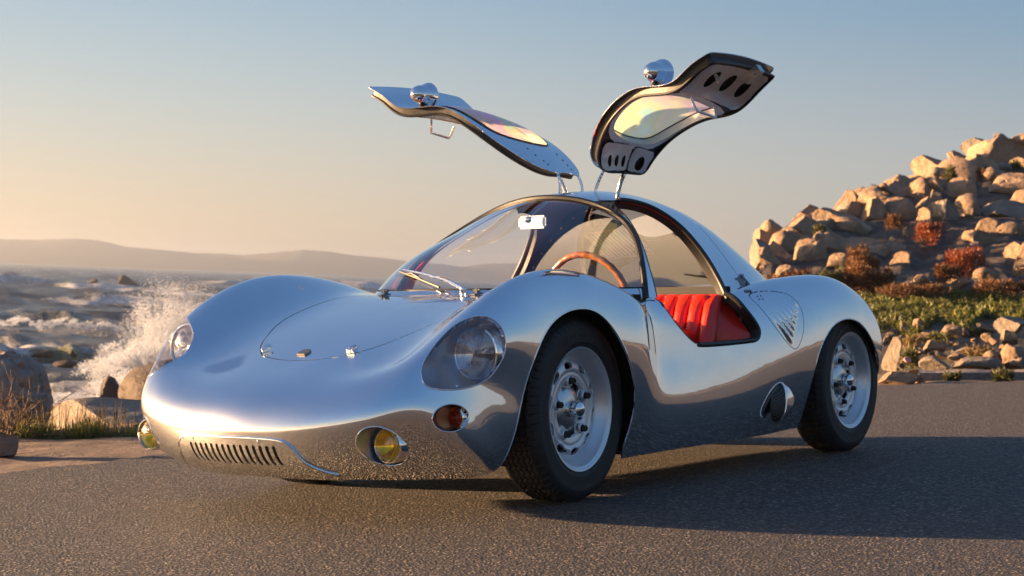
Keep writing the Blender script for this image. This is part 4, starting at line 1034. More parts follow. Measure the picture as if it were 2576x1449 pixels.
    b = B(); s0 = Vector((-1.068, .115*s_, 1.070)); s1 = Vector((-1.045, .178*s_, 1.222)); b.tube([s0, s0.lerp(s1, .5)], .0085, 12); b.build('strut_tube', SATIN, dr)
    B().tube([s0.lerp(s1, .5), s1], .004, 10).build('strut_rod', BLACK, dr)
# ================================================================== GROUND
EDGE = np.array([(300, -12), (60, -3.2), (12, -2.2), (4, -1.85), (1.2, -1.80), (.36, -1.86), (-.39, -1.96), (-3, -2.1), (-5.4, -2.0), (-7.05, -1.42), (-8.0, -.64), (-9.4, .55), (-13, 4), (-22, 14), (-60, 60), (-300, 300)], float)
LOT = np.concatenate([EDGE, [(300, 300)]])
def sdf_far(P, Q):
    d = np.full(len(P), 1e9); ins = np.zeros(len(P), bool)
    for a_, b_ in zip(Q, np.roll(Q, -1, 0)):
        e = b_-a_; t = np.clip(((P-a_)@e)/(e@e+1e-12), 0, 1); d = np.minimum(d, np.linalg.norm(P-a_-t[:, None]*e, axis=1))
        c_ = (a_[1] > P[:, 1]) != (b_[1] > P[:, 1]); xx = (b_[0]-a_[0])*(P[:, 1]-a_[1])/(b_[1]-a_[1]+1e-12)+a_[0]; ins ^= c_ & (P[:, 0] < xx)
    return np.where(ins, -d, d)
def nz(x, y, s, z=0.): return mnoise.noise(Vector((x*s, y*s, z)))
ASPH = mat('asphalt', (.07, .065, .06), .85)
a = MN(ASPH)
v1 = a.vor(95); v2 = a.vor(210, rnd=1.); big = a.noise(1.3, 5, .6); fine_ = a.noise(300, 4, .6)
stone = a.vor(95, out='Color'); sep = a.n('ShaderNodeSeparateColor'); a.l(stone, sep.inputs[0])
c_ = a.ramp(sep.outputs[0], [(0, (.020, .019, .019)), (.45, (.056, .050, .045)), (.75, (.15, .125, .10)), (1, (.60, .48, .37))])
c_ = a.mix(a.mr(v1, .25, .6, 0, .8), c_, (.018, .018, .019)); c_ = a.mix(a.mr(big, .3, .7, .15, .7), c_, (.062, .056, .052)); a.base(c_)
h_ = a.math('ADD', a.mr(v1, .0, .6, 1, 0), a.math('MULTIPLY', a.mr(v2, 0, .6, 1, 0), .35)); h_ = a.math('ADD', h_, a.math('MULTIPLY', sep.outputs[1], .7))
a.bump(a.noise(12, 5, .7), .4, .02, a.bump(h_, 1., .0075)); a.rough(a.mr(sep.outputs[2], 0, 1, .55, .95))
SAND = mat('sandy_dirt', (.26, .18, .12), .95)
a = MN(SAND); a.base(a.mix(a.mr(a.noise(3, 6, .65), .35, .65, 0, 1), (.14, .10, .07), (.25, .18, .125))); a.bump(a.noise(60, 5, .7), .5, .02, a.bump(a.noise(9, 5, .6), .5, .06))
xs = np.unique(np.r_[np.linspace(-300, -60, 9), np.linspace(-60, -16, 12), np.linspace(-16, 8, 150), np.linspace(8, 60, 14), np.linspace(60, 300, 9)])
ys = np.unique(np.r_[np.linspace(-120, -20, 9), np.linspace(-20, -8, 20), np.linspace(-8, 3, 90), np.linspace(3, 60, 14), np.linspace(60, 300, 9)])
X_, Y_ = np.meshgrid(xs, ys, indexing='ij'); P_ = np.stack([X_.ravel(), Y_.ravel()], 1); sd_ = sdf_far(P_, LOT)
Z_ = np.zeros(len(P_))
for i, ((x, y), s) in enumerate(zip(P_, sd_)):
    if s < -.25: Z_[i] = -.03
    else:
        z = min(0, s)*0+.012*min(1, max(0, s+.1)*2)*(nz(x, y, 3)+.5*nz(x, y, 9, 3))*1.6-.012
        if s > 1.6: z -= (s-1.6)**1.3*.6
        z = max(z, -9)
        v_ = np.array([x, y, 0])-CC; fw = v_@CD; rt_ = (v_@CR)/max(fw, .1); k_ = min(1, max(0, (rt_-.0)/.08)) if fw > 0 else 0; z = z*(1-k_)+max(z, -.35)*k_
        Z_[i] = z
i_, j_ = np.meshgrid(np.arange(len(xs)-1), np.arange(len(ys)-1), indexing='ij'); a_ = (i_*len(ys)+j_).ravel()
F_ = np.stack([a_, a_+len(ys), a_+len(ys)+1, a_+1], 1)
tag(link('ground', pyme('ground', np.c_[P_, Z_], F_), SAND), kind='structure')
# asphalt sheet with a crumbling edge
E_ = []
for (p, q_) in zip(EDGE[:-1], EDGE[1:]):
    n = max(1, int(min(np.linalg.norm(q_-p)/.05, 260)))
    for k in range(n):
        w_ = p+(q_-p)*k/n; s = .10*nz(w_[0], w_[1], 1.3)+.05*nz(w_[0], w_[1], 6) if abs(w_[0]) < 14 else 0; E_.append((w_[0], w_[1]+s))
b = B(); vs = [b.bm.verts.new((x, y, 0)) for x, y in E_]; tops = [b.bm.verts.new((x+(0 if x > -60 else 0), 60 if x > -40 else max(60, y+5), 0)) for x, y in E_]
for i in range(len(vs)-1): b.bm.faces.new((vs[i], vs[i+1], tops[i+1], tops[i]))
o = b.build('asphalt_lot', ASPH, smooth=False); tag(o, kind='structure')
if o.data.polygons[0].normal.z < 0: o.data.flip_normals()
b = B(); b.grid([[(x, y, -.002) for y in (58, 300)] for x in (-300, 300)]); o = b.build('road', ASPH, smooth=False); tag(o, kind='structure')
# ================================================================== ROCKS
def rock_mesh(seed, sub=4, cuts=9, rough=.16, box=.0, dmin=None):
    rnd = random.Random(seed); bm = bmesh.new(); bmesh.ops.create_icosphere(bm, subdivisions=sub, radius=1)
    pl_ = []
    for k in range(max(3, cuts-3)):
        if dmin: pl_.append((Vector((rnd.gauss(0, 1), rnd.gauss(0, 1), rnd.gauss(0, 1))).normalized(), dmin)); continue
        n = Vector((rnd.gauss(0, 1), rnd.gauss(0, 1), rnd.gauss(0, .8))).normalized(); pl_.append((n, rnd.uniform(.36, .70)))
    off = Vector((rnd.uniform(0, 50), rnd.uniform(0, 50), rnd.uniform(0, 50)))
    for v in bm.verts:
        p = v.co.copy()
        if box: p = Vector([math.copysign(abs(c)**(1-box), c) for c in p]); p *= .86
        for n, d in pl_:
            t = p.dot(n)-d
            if t > 0: p -= n*t
        nn = mnoise.fractal(p*1.6+off, .8, 2.1, 4); n2 = mnoise.noise(p*5+off)
        cr = abs(mnoise.noise(p*1.9+off*2)); cr = -max(0, .05-cr)*1.2
        v.co = p*(1+rough*nn*.42+.025*n2+cr*1.4)
    me = bpy.data.meshes.new('rock'); bm.to_mesh(me); bm.free(); me.polygons.foreach_set('use_smooth', [True]*len(me.polygons))
    # unit box
    co = np.array([v.co[:] for v in me.vertices]); lo, hi = co.min(0), co.max(0); co = (co-(lo+hi)/2)/(hi-lo)*2; me.vertices.foreach_set('co', co.ravel()); me.update(); me.set_sharp_from_angle(angle=math.radians(24)); return me
def rockmat(name, c1, c2, c3, lich=None):
    m = mat(name, c1, .85); a = MN(m); n = a.noise(1.4, 6, .65); g = a.noise(26, 4, .7)
    c = a.mix(a.mr(n, .35, .65, 0, 1), c1, c2); c = a.mix(a.mr(g, .55, .7, 0, .55), c, c3)
    if lich: c = a.mix(a.mr(a.noise(5.5, 5, .75), .54, .62, 0, .85), c, lich)
    a.base(c); a.bump(a.noise(14, 6, .7), .55, .05, a.bump(a.noise(2.6, 5, .6), .5, .22)); return m
GRAN = rockmat('granite', (.25, .17, .11), (.37, .265, .17), (.12, .09, .07), (.30, .155, .07))
GREY = rockmat('grey_granite', (.21, .165, .125), (.30, .245, .19), (.12, .10, .08))
LICH = rockmat('lichened_granite', (.30, .235, .19), (.40, .33, .27), (.13, .10, .08), (.46, .18, .055))
DARKR = rockmat('wet_rock', (.060, .045, .035), (.11, .08, .06), (.04, .03, .025))
RM = [rock_mesh(11+i, 4, 8+i % 4, .15, .25 if i % 3 == 0 else 0) for i in range(10)]
for m_ in RM: m_.materials.append(GRAN)
for m_ in RM: m_.name = 'granite_boulder'
def variant(i, m):
    me = RM[i].copy(); me.materials.clear(); me.materials.append(m); return me
RG = [variant(i, GREY) for i in range(10)]; RL = variant(3, LICH); RL2 = variant(7, LICH); RD = [variant(i, DARKR) for i in (1, 4, 6)]
YAW = math.atan2(CR[1], CR[0])
def put_rock(name, me, px0, px1, py0, py1, dist, depth=None, roll=0., jit=0.):
    """a rock filling the picture box px0..px1 x py0..py1 at dist metres"""
    k = dist/CP[6]; w_, h_ = (px1-px0)*k/2, (py1-py0)*k/2; c = at((px0+px1)/2, (py0+py1)/2, dist+w_*.6)
    o = bpy.data.objects.new(name, me); COL.objects.link(o); o.location = c; o.scale = (w_*1.06, depth or (w_*.5+h_*.5), h_*1.08)
    o.rotation_euler = (0, roll, YAW+jit); return o
# ------------------------------------------------------------------ bank and hill to the right
BANKD = [(1010, 11.5), (968, 13.2), (930, 15), (870, 18), (830, 20), (780, 23), (742, 26)]
def bank_dist(py): return float(np.interp(-py, [-p for p, d in BANKD], [d for p, d in BANKD]))
SIL = [(1500, 735), (1700, 730), (1800, 725), (1870, 715), (1895, 690), (1920, 650), (1965, 600), (2010, 560), (2060, 540), (2100, 520), (2180, 490), (2290, 450), (2340, 428), (2420, 392), (2490, 365), (2576, 355), (2700, 320), (2900, 290), (3200, 330)]
def sil(px): return float(np.interp(px, [p for p, q_ in SIL], [q_ for p, q_ in SIL]))
def hill_dist(px, py): t = max(0, min(1, (742-py)/(742-340.))); return 26+20*t
SOIL = mat('hill_soil', (.09, .06, .045), .95)
a = MN(SOIL); a.base(a.mix(a.mr(a.noise(1.5, 6, .7), .4, .6, 0, 1), (.055, .038, .03), (.17, .12, .085))); a.bump(a.noise(8, 6, .7), .8, .2)
rows = []
for k in range(30):
    t = k/29; row = []
    for i in range(90):
        px = 1500+i*(3200-1500)/89; s = sil(px)+14; py = 745+(s-745)*t; d = hill_dist(px, py)+.4*nz(px*.02, py*.02, 1)*2; row.append(tuple(at(px, py+3*nz(px*.03, py*.03, 2), d)))
    rows.append(row)
for extra, dz in ((6, -1.0), (16, -4), (40, -14)):
    row = []
    for i in range(90):
        px = 1500+i*(3200-1500)/89; p = at(px, sil(px)+14, hill_dist(px, sil(px))+extra); row.append((p[0], p[1], p[2]+dz-extra*.08))
    rows.append(row)
tag(B().grid(rows).build('hill', SOIL), kind='structure')
rows = []
for k in range(26):
    t = k/25; row = []; py = 1010+(738-1010)*t; d = bank_dist(py)
    for i in range(80):
        px = 1450+i*22; p = at(px, py, d); row.append((p[0], p[1], p[2]+.05*nz(p[0], p[1], .8)+.03*nz(p[0], p[1], 3)-.03))
    rows.append(row)
BANKM = mat('bank_earth', (.12, .09, .05), .95)
a = MN(BANKM); a.base(a.mix(a.mr(a.noise(2.5, 6, .7), .4, .6, 0, 1), (.07, .055, .03), (.17, .13, .08))); a.bump(a.noise(30, 5, .7), .7, .04)
tag(B().grid(rows).build('bank', BANKM), kind='structure')
zx = lambda z: 2079.6+z*.19275
zy = lambda z: 737.9+z*.19275
foot = [(950, 1100, 385, 550, 0), (830, 960, 460, 550, 0), (1130, 1280, 330, 510, 0), (1110, 1400, 505, 650, 0), (920, 1060, 545, 650, 0), (1480, 1750, 410, 600, 0), (1360, 1480, 480, 560, 0), (1240, 1600, 615, 790, 0), (1030, 1280, 715, 820, 0), (1220, 1610, 820, 1040, 1), (1400, 1640, 765, 860, 0), (1580, 1830, 780, 870, 0), (1280, 1370, 580, 640, 0), (1620, 1720, 690, 780, 1), (1690, 2080, 700, 810, 1), (1640, 2240, 830, 1010, 1), (2040, 2370, 740, 990, 0), (2250, 2520, 470, 700, 0), (2210, 2590, 305, 580, 1), (2020, 2200, 520, 640, 0), (1950, 2210, 400, 520, 0), (2270, 2660, 640, 1000, 0), (2400, 2760, 830, 1010, 1), (740, 965, 575, 1010, 1), (680, 1190, 1010, 1220, 0), (750, 900, 510, 620, 0), (1750, 1860, 450, 570, 0), (1060, 1160, 570, 640, 1), (1560, 1660, 610, 690, 1), (2260, 2380, 660, 800, 0), (1900, 2060, 655, 720, 0)]
ROCKS = []
rnd = random.Random(5)
for i, (x0, x1, y0, y1, g) in enumerate(foot):
    me = (RG if g else RM)[(i*3+1) % 10]; d = bank_dist(zy(y1)); ROCKS.append((put_rock('rock', me, zx(x0), zx(x1), zy(y0), zy(y1), d, roll=(-.55 if (x0, y0) == (2270, 640) else rnd.uniform(-.2, .2))), 'foot', (zx(x0)+zx(x1))/2, zy(y1), g, x1-x0))
for k in range(46):   # small stones between them
    px = rnd.uniform(2190, 2640); py = rnd.uniform(835, 950); w_ = rnd.uniform(9, 26); ROCKS.append((put_rock('rock', (RG if k % 3 == 0 else RM)[k % 10], px-w_/2, px+w_/2, py-w_*rnd.uniform(.5, .8), py, bank_dist(py), roll=rnd.uniform(-.4, .4)), 'stone', px, py, int(k % 3 == 0), w_))
hx = lambda z: 2012.5+z*.2315
hy = lambda z: 335.4+z*.2315
hill = [(5, 285, 800, 950), (375, 560, 640, 960), (450, 760, 770, 950), (365, 780, 940, 1125), (270, 640, 1090, 1350), (560, 880, 600, 720), (700, 960, 690, 790), (700, 880, 740, 1030), (830, 960, 700, 1040), (900, 1160, 730, 1010), (930, 1180, 540, 720), (1160, 1290, 560, 720), (1190, 1400, 495, 620), (1240, 1420, 500, 800), (1060, 1180, 480, 640), (1405, 1560, 500, 670), (1250, 1560, 270, 500), (1430, 1520, 640, 760), (1430, 1600, 390, 490), (1590, 1850, 515, 780), (1300, 1520, 720, 900), (1260, 1420, 840, 1060), (1450, 1700, 750, 1050), (1700, 1980, 680, 1000), (1650, 1830, 200, 340), (1700, 1860, 330, 520), (1815, 2200, 80, 300), (1790, 2130, 250, 560), (2000, 2280, 390, 560), (2050, 2580, 460, 760), (1970, 2600, 740, 980), (1880, 2120, 955, 1120), (1810, 2060, 1080, 1210), (2130, 2480, 970, 1130), (2130, 2380, 50, 200), (2320, 2640, 20, 240), (2280, 2600, 1200, 1470), (190, 310, 1100, 1320), (180, 350, 1090, 1220), (-60, 210, 1180, 1470), (-120, 300, 930, 1200), (-180, 120, 930, 1060), (200, 400, 960, 1100), (-300, -60, 1080, 1380), (-420, -200, 1280, 1450), (-180, 40, 1040, 1200), (-520, -380, 1180, 1480), (-480, -300, 1060, 1300), (-380, -180, 960, 1180), (300, 520, 1330, 1460), (940, 1110, 1150, 1330), (960, 1190, 1320, 1460), (1160, 1260, 1030, 1130), (2420, 2640, 960, 1120), (1560, 1640, 530, 610), (860, 1010, 560, 680), (2330, 2600, 280, 420), (2480, 2700, 380, 520), (2150, 2330, 330, 420)]
for i, (x0, x1, y0, y1) in enumerate(hill):
    g = i % 4 == 2; a0, a1, b0, b1 = hx(x0), hx(x1), hy(y0), hy(y1); d = hill_dist(a0, (b0+b1)/2)-.6
    ROCKS.append((put_rock('rock', (RG if g else RM)[(i*7+3) % 10], a0-9, a1+9, b0-5, b1+14, d, roll=rnd.uniform(-.25, .25), jit=rnd.uniform(-.3, .3)), 'hill', (a0+a1)/2, b0, int(g), a1-a0))
MASS = [(1950, 2090, 575, 735), (2030, 2200, 525, 680), (2120, 2310, 470, 620), (2230, 2400, 440, 580), (2330, 2520, 395, 560), (2430, 2640, 355, 520), (2470, 2680, 480, 640), (1895, 2010, 610, 730), (2080, 2240, 600, 720), (2560, 2760, 430, 600)]
for i, (a0, a1, b0, b1) in enumerate(MASS):
    ROCKS.append((put_rock('rock', RM[(i*3+2) % 10], a0, a1, b0, b1, hill_dist(a0, (b0+b1)/2)+1.3, roll=rnd.uniform(-.3, .3), jit=rnd.uniform(-.4, .4)), 'hill', (a0+a1)/2, b0, 0, a1-a0))
more = [(2150, 2215, 728, 752), (2225, 2300, 700, 745), (2270, 2330, 712, 748), (2330, 2385, 705, 740), (2300, 2345, 690, 722), (2385, 2440, 700, 728), (1945, 2000, 668, 712), (2030, 2075, 690, 735), (2085, 2150, 700, 745), (2450, 2520, 675, 712), (2545, 2620, 610, 690)]
for i, (a0, a1, b0, b1) in enumerate(more): ROCKS.append((put_rock('rock', RM[i % 10], a0, a1, b0, b1, 26, roll=rnd.uniform(-.2, .2)), 'base', (a0+a1)/2, b1, 0, a1-a0))
for k in range(22):
    px = rnd.uniform(1900, 2700); s = sil(px); py = rnd.uniform(s+8, 735); w_ = rnd.uniform(18, 46)
    if 2210 < px < 2560 and 560 < py < 700 and rnd.random() < .75: continue
    ROCKS.append((put_rock('rock', (RG if k % 3 == 0 else RM)[(k*3) % 10], px-w_/2, px+w_/2, py-w_*.4, py+w_*.35, hill_dist(px, py)+.1, roll=rnd.uniform(-.4, .4), jit=rnd.uniform(-1, 1)), 'hill', px, py-w_*.4, int(k % 3 == 0), w_))
ORD = ['first', 'second', 'third', 'fourth', 'fifth', 'sixth', 'seventh', 'eighth', 'ninth', 'tenth', 'eleventh', 'twelfth', 'thirteenth', 'fourteenth', 'fifteenth', 'sixteenth', 'seventeenth', 'eighteenth', 'nineteenth', 'twentieth', 'twenty-first', 'twenty-second', 'twenty-third', 'twenty-fourth', 'twenty-fifth', 'twenty-sixth', 'twenty-seventh', 'twenty-eighth', 'twenty-ninth', 'thirtieth']
TIERS = {'hill': [(0, 440, "the hill's crest"), (440, 500, 'the tier below the hill crest'), (500, 540, "the hill's upper middle"), (540, 590, "the hill's middle tier"), (590, 640, "the hill's lower middle"), (640, 690, "the hill's lowest tier"), (690, 2000, 'the very foot of the hill')],
         'base': [(0, 2000, 'the row at the hill foot')],
         'foot': [(0, 850, 'the pile at the bank edge'), (850, 885, 'the middle of the roadside pile'), (885, 2000, 'the front of the roadside pile')],
         'stone': [(0, 870, 'the back of the roadside pile'), (870, 910, 'the middle of the roadside pile'), (910, 2000, 'the strip nearest the kerb')]}
for kind_, tiers in TIERS.items():
    for lo, hi, where in tiers:
        sel = sorted([r for r in ROCKS if r[1] == kind_ and lo <= r[3] < hi], key=lambda r: r[2])
        for n, r in enumerate(sel):
            big_ = 'small stone' if kind_ == 'stone' else ('large' if r[5] > (330 if kind_ == 'foot' else 70) else 'medium' if r[5] > (200 if kind_ == 'foot' else 40) else 'small')
            noun = '' if kind_ == 'stone' else (' boulder' if big_ != 'small' else ' rock')
            o = r[0]; o.name = 'boulder' if 'boulder' in noun else 'rock'
            tag(o, '%s %s%s, %s from the left in %s' % ('grey' if r[4] else 'tan', big_, noun, ORD[n % 30], where), 'boulder' if 'boulder' in noun else 'rock', {'hill': 'boulders piled on the rocky hill', 'base': 'rocks at the foot of the hill', 'foot': 'rocks piled beside the kerb', 'stone': 'small stones between the roadside rocks'}[kind_])
# kerb and the painted marker stone
KERB = rockmat('old_concrete', (.20, .17, .15), (.26, .22, .19), (.12, .10, .09))
b = B(); rows = []
for i in range(60):
    px = 2311+i*8; d = 13.75-.02*i*.0+.0; top_ = at(px, 930+2*math.sin(i*.3)+1.5*nz(i, 0, .7), 14.1); bot = at(px, 962, 13.45)
    rows.append([(bot[0], bot[1], -.02), (bot[0], bot[1], .05), (top_[0]*.3+bot[0]*.7, top_[1]*.3+bot[1]*.7, top_[2]), tuple(top_), (top_[0]-.3, top_[1]-.2, top_[2]-.02), (top_[0]-.35, top_[1]-.25, -.02)])
tag(b.grid(rows).build('kerb', KERB), 'low dark weathered concrete kerb along the far asphalt edge', 'kerb')
mk = RM[2].copy(); mk.materials.clear(); MKM = rockmat('orange_stone', (.42, .24, .12), (.50, .32, .18), (.30, .16, .08)); mk.materials.append(MKM)
o = put_rock('marker_stone', mk, 2303, 2331, 941, 970, 13.2); tag(o, 'small orange stone with dark painted marks at the kerb end', 'stone')
DK = mat('dark_paint', (.03, .01, .008), .8); b = B()
for (x0, y0, x1, y1) in ((2308, 953, 2312, 961), (2315, 947, 2314, 956), (2320, 950, 2318, 958), (2309, 963, 2318, 964), (2313, 958, 2317, 966)):
    b.tube([at(x0, y0, 13.13), at(x1, y1, 13.13)], .004, 6)
mo = b.build('painted_mark', DK, o); mo.matrix_parent_inverse = (Matrix.LocRotScale(o.location, o.rotation_euler, o.scale)).inverted()
HS = 3.2
hd = np.array([math.cos(CP[3]), math.sin(CP[3]), 0.]); hd -= HN*(hd@HN); hd /= np.linalg.norm(hd); hr = np.cross(hd, HN)
base = CC-HN*HS
def px_ang(px): return math.atan((px-1288)/CP[6])
def sea_d(px, py):
    """distance at which the sea is seen at px,py"""
    v = ray(px, py); return float(HS/max(1e-6, -(v@HN)/np.linalg.norm(v)))
# ------------------------------------------------------------------ left side rocks
o = put_rock('boulder_left', RL, -100, 126, 890, 1125, 9.2, .30, roll=.12); tag(o, 'big orange-lichened granite boulder beside the sea, left edge', 'boulder')
o = put_rock('rock', RL2, -40, 41, 1084, 1152, 7.6, .09); tag(o, 'small reddish rock on the sand in the lower left', 'rock')
o = put_rock('boulder', RG[5], 85, 420, 1008, 1125, 10.6, .55); tag(o, 'long low grey slab of rock behind the grass', 'boulder')
o = put_rock('boulder', RG[2], 300, 620, 1040, 1120, 11.2, .6); tag(o, 'low grey rock mostly hidden behind the car nose', 'boulder')
RB = rock_mesh(78, 5, 3, .24, 0, .93); RB.materials.append(LICH)
bpy.data.objects['boulder_left'].data = RB; bpy.data.objects['boulder_left'].name = 'boulder'
for i, (bx, lb) in enumerate([((265, 345, 950, 1070, 24, 1.0), 'jagged dark shore rock beside the far headlight'), ((300, 560, 908, 1075, 23, 2.2), 'dark wet outcrop at the shore behind the far headlight'), ((78, 136, 881, 895, 62, 1.0), 'dark rock awash below the breaking wave'), ((178, 196, 882, 896, 62, .5), 'tiny dark rock tip beside the wave foot'), ((134, 206, 907, 921, 44, .9), 'flat brown rock awash in the surf'), ((222, 248, 702, 718, 210, 3), 'small dark sea rock amid distant breakers'), ((300, 356, 694, 722, 210, 6), 'larger dark sea rock farther out'), ((390, 470, 985, 1015, 26, 1), 'dark shore rock hidden by the car nose')]):
    x0_, x1_, y0_, y1_, d_, dp_ = bx; d_ = sea_d((x0_+x1_)/2, y1_) if i > 1 else d_
    o = put_rock('rock', RD[i % 3], x0_, x1_, y0_, y1_+(y1_-y0_)*(.35 if i > 1 else 0), d_, dp_*.5 if i < 2 else None); tag(o, lb, 'rock', 'rocks in the surf')
# ================================================================== SEA
ang = np.linspace(px_ang(-700), px_ang(3300), 620); ds = np.exp(np.linspace(math.log(20), math.log(2600), 420))
AA, DD = np.meshgrid(ang, ds, indexing='ij'); PXs = 1288+np.tan(AA)*CP[6]
gx = np.sin(AA)*DD; gy = np.cos(AA)*DD
H = np.zeros_like(DD)
rs_ = np.random.RandomState(3)
for k in range(34):
    wl = np.exp(rs_.uniform(math.log(1.1), math.log(16))); th = rs_.normal(0, .24); kx, ky = math.sin(th)*2*math.pi/wl, math.cos(th)*2*math.pi/wl
    ph = kx*gx+ky*gy+rs_.uniform(0, 6.28)+.9*np.sin(gx*.07+k); amp = .0165*wl**.85*np.clip(wl/(DD*.012), 0, 1); H += amp*(1-np.abs(np.sin(ph/2)))*2-amp
foam = np.zeros_like(DD); green = np.zeros_like(DD)
def vn(x, y, s):   # cheap value noise
    x = x*s; y = y*s; xi = np.floor(x).astype(int); yi = np.floor(y).astype(int); fx = x-xi; fy = y-yi; fx = fx*fx*(3-2*fx); fy = fy*fy*(3-2*fy)
    h = lambda a_, b_: ((np.sin(a_*127.1+b_*311.7)*43758.5453) % 1)
    return (h(xi, yi)*(1-fx)+h(xi+1, yi)*fx)*(1-fy)+(h(xi, yi+1)*(1-fx)+h(xi+1, yi+1)*fx)*fy
def fb(x, y, s): return vn(x, y, s)*.5+vn(x, y, s*2.1)*.27+vn(x, y, s*4.3)*.15+vn(x, y, s*9)*.08
def breaker(pxs, d0, hgt, back, front, fo=1., gr=1., wob=1.5, face=False):
    global H, foam, green
    env = np.interp(PXs, [pxs[0], pxs[0]+(pxs[1]-pxs[0])*.25, pxs[0]+(pxs[1]-pxs[0])*.75, pxs[1]], [0, 1, 1, 0]); env *= .85+.3*fb(gx, gy*0, .25/ (d0/60))
    c = d0+wob*np.sin(PXs/47.)+wob*.6*np.sin(PXs/19.); u = DD-c; sh_ = np.where(u > 0, np.exp(-(u/back)**2), np.exp(-(u/front)**2)); H += hgt*env*sh_
    n = fb(gx*.5, gy*1.3, 6./(d0/60)); foam = np.maximum(foam, fo*env*np.where(u > 0, np.exp(-(u/(back*.55))**2), np.exp(-(u/(front*1.3))**2))*np.clip(n*2.4-.25, 0, 1)); green = np.maximum(green, gr*env*sh_*(u < front*.3))
    if face:   # open green face in the middle, broken white water at both ends and along the foot
        op = np.interp(PXs+12*np.sin(DD*1.7), [-300, 55, 100, 240, 300, 500], [1, 1, 0, 0, .9, 1]); side = (u < front*.1)*sh_*env
        foam = np.where(u < -front*.15, foam*op, foam); foam = np.maximum(foam, op*side*np.clip(n*2.6-.3, 0, 1)*1.1); green = green*(1-op*.8)
    foam = np.maximum(foam, fo*.8*env*np.exp(-((u+front*2.4)/(front*1.2))**2)*np.clip(n*2.8-.7, 0, 1))
breaker((-700, 430), 66, 1.0, 5.5, 1.5, 1.0, 1., .7, True)
breaker((-700, 190), 285, 1.7, 14, 6, 1.1, .8, 6)
breaker((120, 380), 262, .55, 12, 6, .9, 1., 3)
breaker((300, 600), 236, .5, 12, 6, .9, 1., 3)
breaker((100, 560), 170, .35, 9, 5, .8, .8, 3)
breaker((-500, 350), 120, .22, 7, 3, .45, .8, 2)
breaker((420, 1100), 400, 1.3, 20, 9, .8, .5, 6)
breaker((230, 700), 45, .5, 3, 1.6, 1., .4, 1)
sh1 = np.clip((62-DD)/18, 0, 1)*np.clip(fb(gx*.55, gy*2.6, .8)*3.1-1.15, 0, 1); sh2 = np.clip((34-DD)/8, 0, 1)*np.clip(fb(gx*.6, gy*2.2, 1.4)*3.2-.8, 0, 1)
foam = np.maximum(foam, np.maximum(sh1*.85, sh2)); foam = np.maximum(foam, np.clip(fb(gx*.5, gy*2.5, .11)*fb(gx*.4+50, gy*2.4, .45)*7-2.85, 0, 1)*.9*(DD > 70)*np.clip(900/DD, .3, 1))
V_ = base+hd*gy[..., None]+hr*gx[..., None]+HN*H[..., None]
n_, m_ = DD.shape; i_, j_ = np.meshgrid(np.arange(n_-1), np.arange(m_-1), indexing='ij'); a_ = (i_*m_+j_).ravel(); F_ = np.stack([a_, a_+m_, a_+m_+1, a_+1], 1)[:, ::-1].copy()
me = pyme('sea', V_.reshape(-1, 3), F_)
if me.polygons[0].normal.z < 0: me.flip_normals()
for nm, arr in (('foam', foam), ('green', green)):
    at_ = me.attributes.new(nm, 'FLOAT', 'POINT'); at_.data.foreach_set('value', arr.ravel().astype(np.float32))
SEA = mat('sea_water', (.03, .045, .045), .14, 0, 0, .32)
a = MN(SEA); fo = a.n('ShaderNodeAttribute', attribute_name='foam'); gr = a.n('ShaderNodeAttribute', attribute_name='green')
fn_ = a.noise(2.6, 7, .8, dist=.6); fm = a.math('MULTIPLY', fo.outputs['Fac'], a.mr(fn_, .38, .60, .1, 1.5)); fm = a.mr(fm, .15, .7, 0, 1)
wc = a.mix(a.noise(.05, 3, .5), (.045, .045, .038), (.085, .078, .060)); wc = a.mix(a.mr(gr.outputs['Fac'], .2, .9, 0, .9), wc, (.24, .25, .10)); a.base(a.mix(fm, wc, (.80, .79, .78)))
a.rough(a.mr(fm, 0, 1, .24, .9)); a.bump(a.noise(1.3, 7, .75), 1., .6)
tag(link('sea', me, SEA), kind='structure')
# ------------------------------------------------------------------ distant coast
MT = [(-900, 610), (-300, 592), (0, 600), (110, 597), (170, 601), (215, 610), (245, 618), (330, 625), (430, 634), (500, 636), (560, 640), (620, 636), (720, 627), (790, 631), (850, 640), (940, 648), (1000, 656), (1100, 664), (1150, 672), (1200, 664), (1290, 662), (1450, 668), (1700, 695), (1900, 700), (2300, 712), (3000, 720)]
MD = 2500.
rows = [[], [], [], []]
for px in np.arange(-900, 3000, 6):
    t = float(np.interp(px, [p for p, q_ in MT], [q_ for p, q_ in MT]))+1.0*nz(px, 0, .05)+.6*nz(px, 3, .2); an = px_ang(px); g = base+hd*math.cos(an)*MD+hr*math.sin(an)*MD
    # height that shows at py=t
    v = ray(px, t); v = v/np.linalg.norm(v); h_ = HS+MD*(v@HN)/math.sqrt(1-(v@HN)**2)
    rows[0].append(tuple(g-HN*5)); rows[1].append(tuple(g+HN*h_*.45+hd*60)); rows[2].append(tuple(g+hd*160+HN*(h_*1.06))); rows[3].append(tuple(g+hd*800-HN*5))
HILLF = mat('far_hills', (.10, .10, .085), .95); tag(B().grid(rows).build('mountains', HILLF), kind='structure')
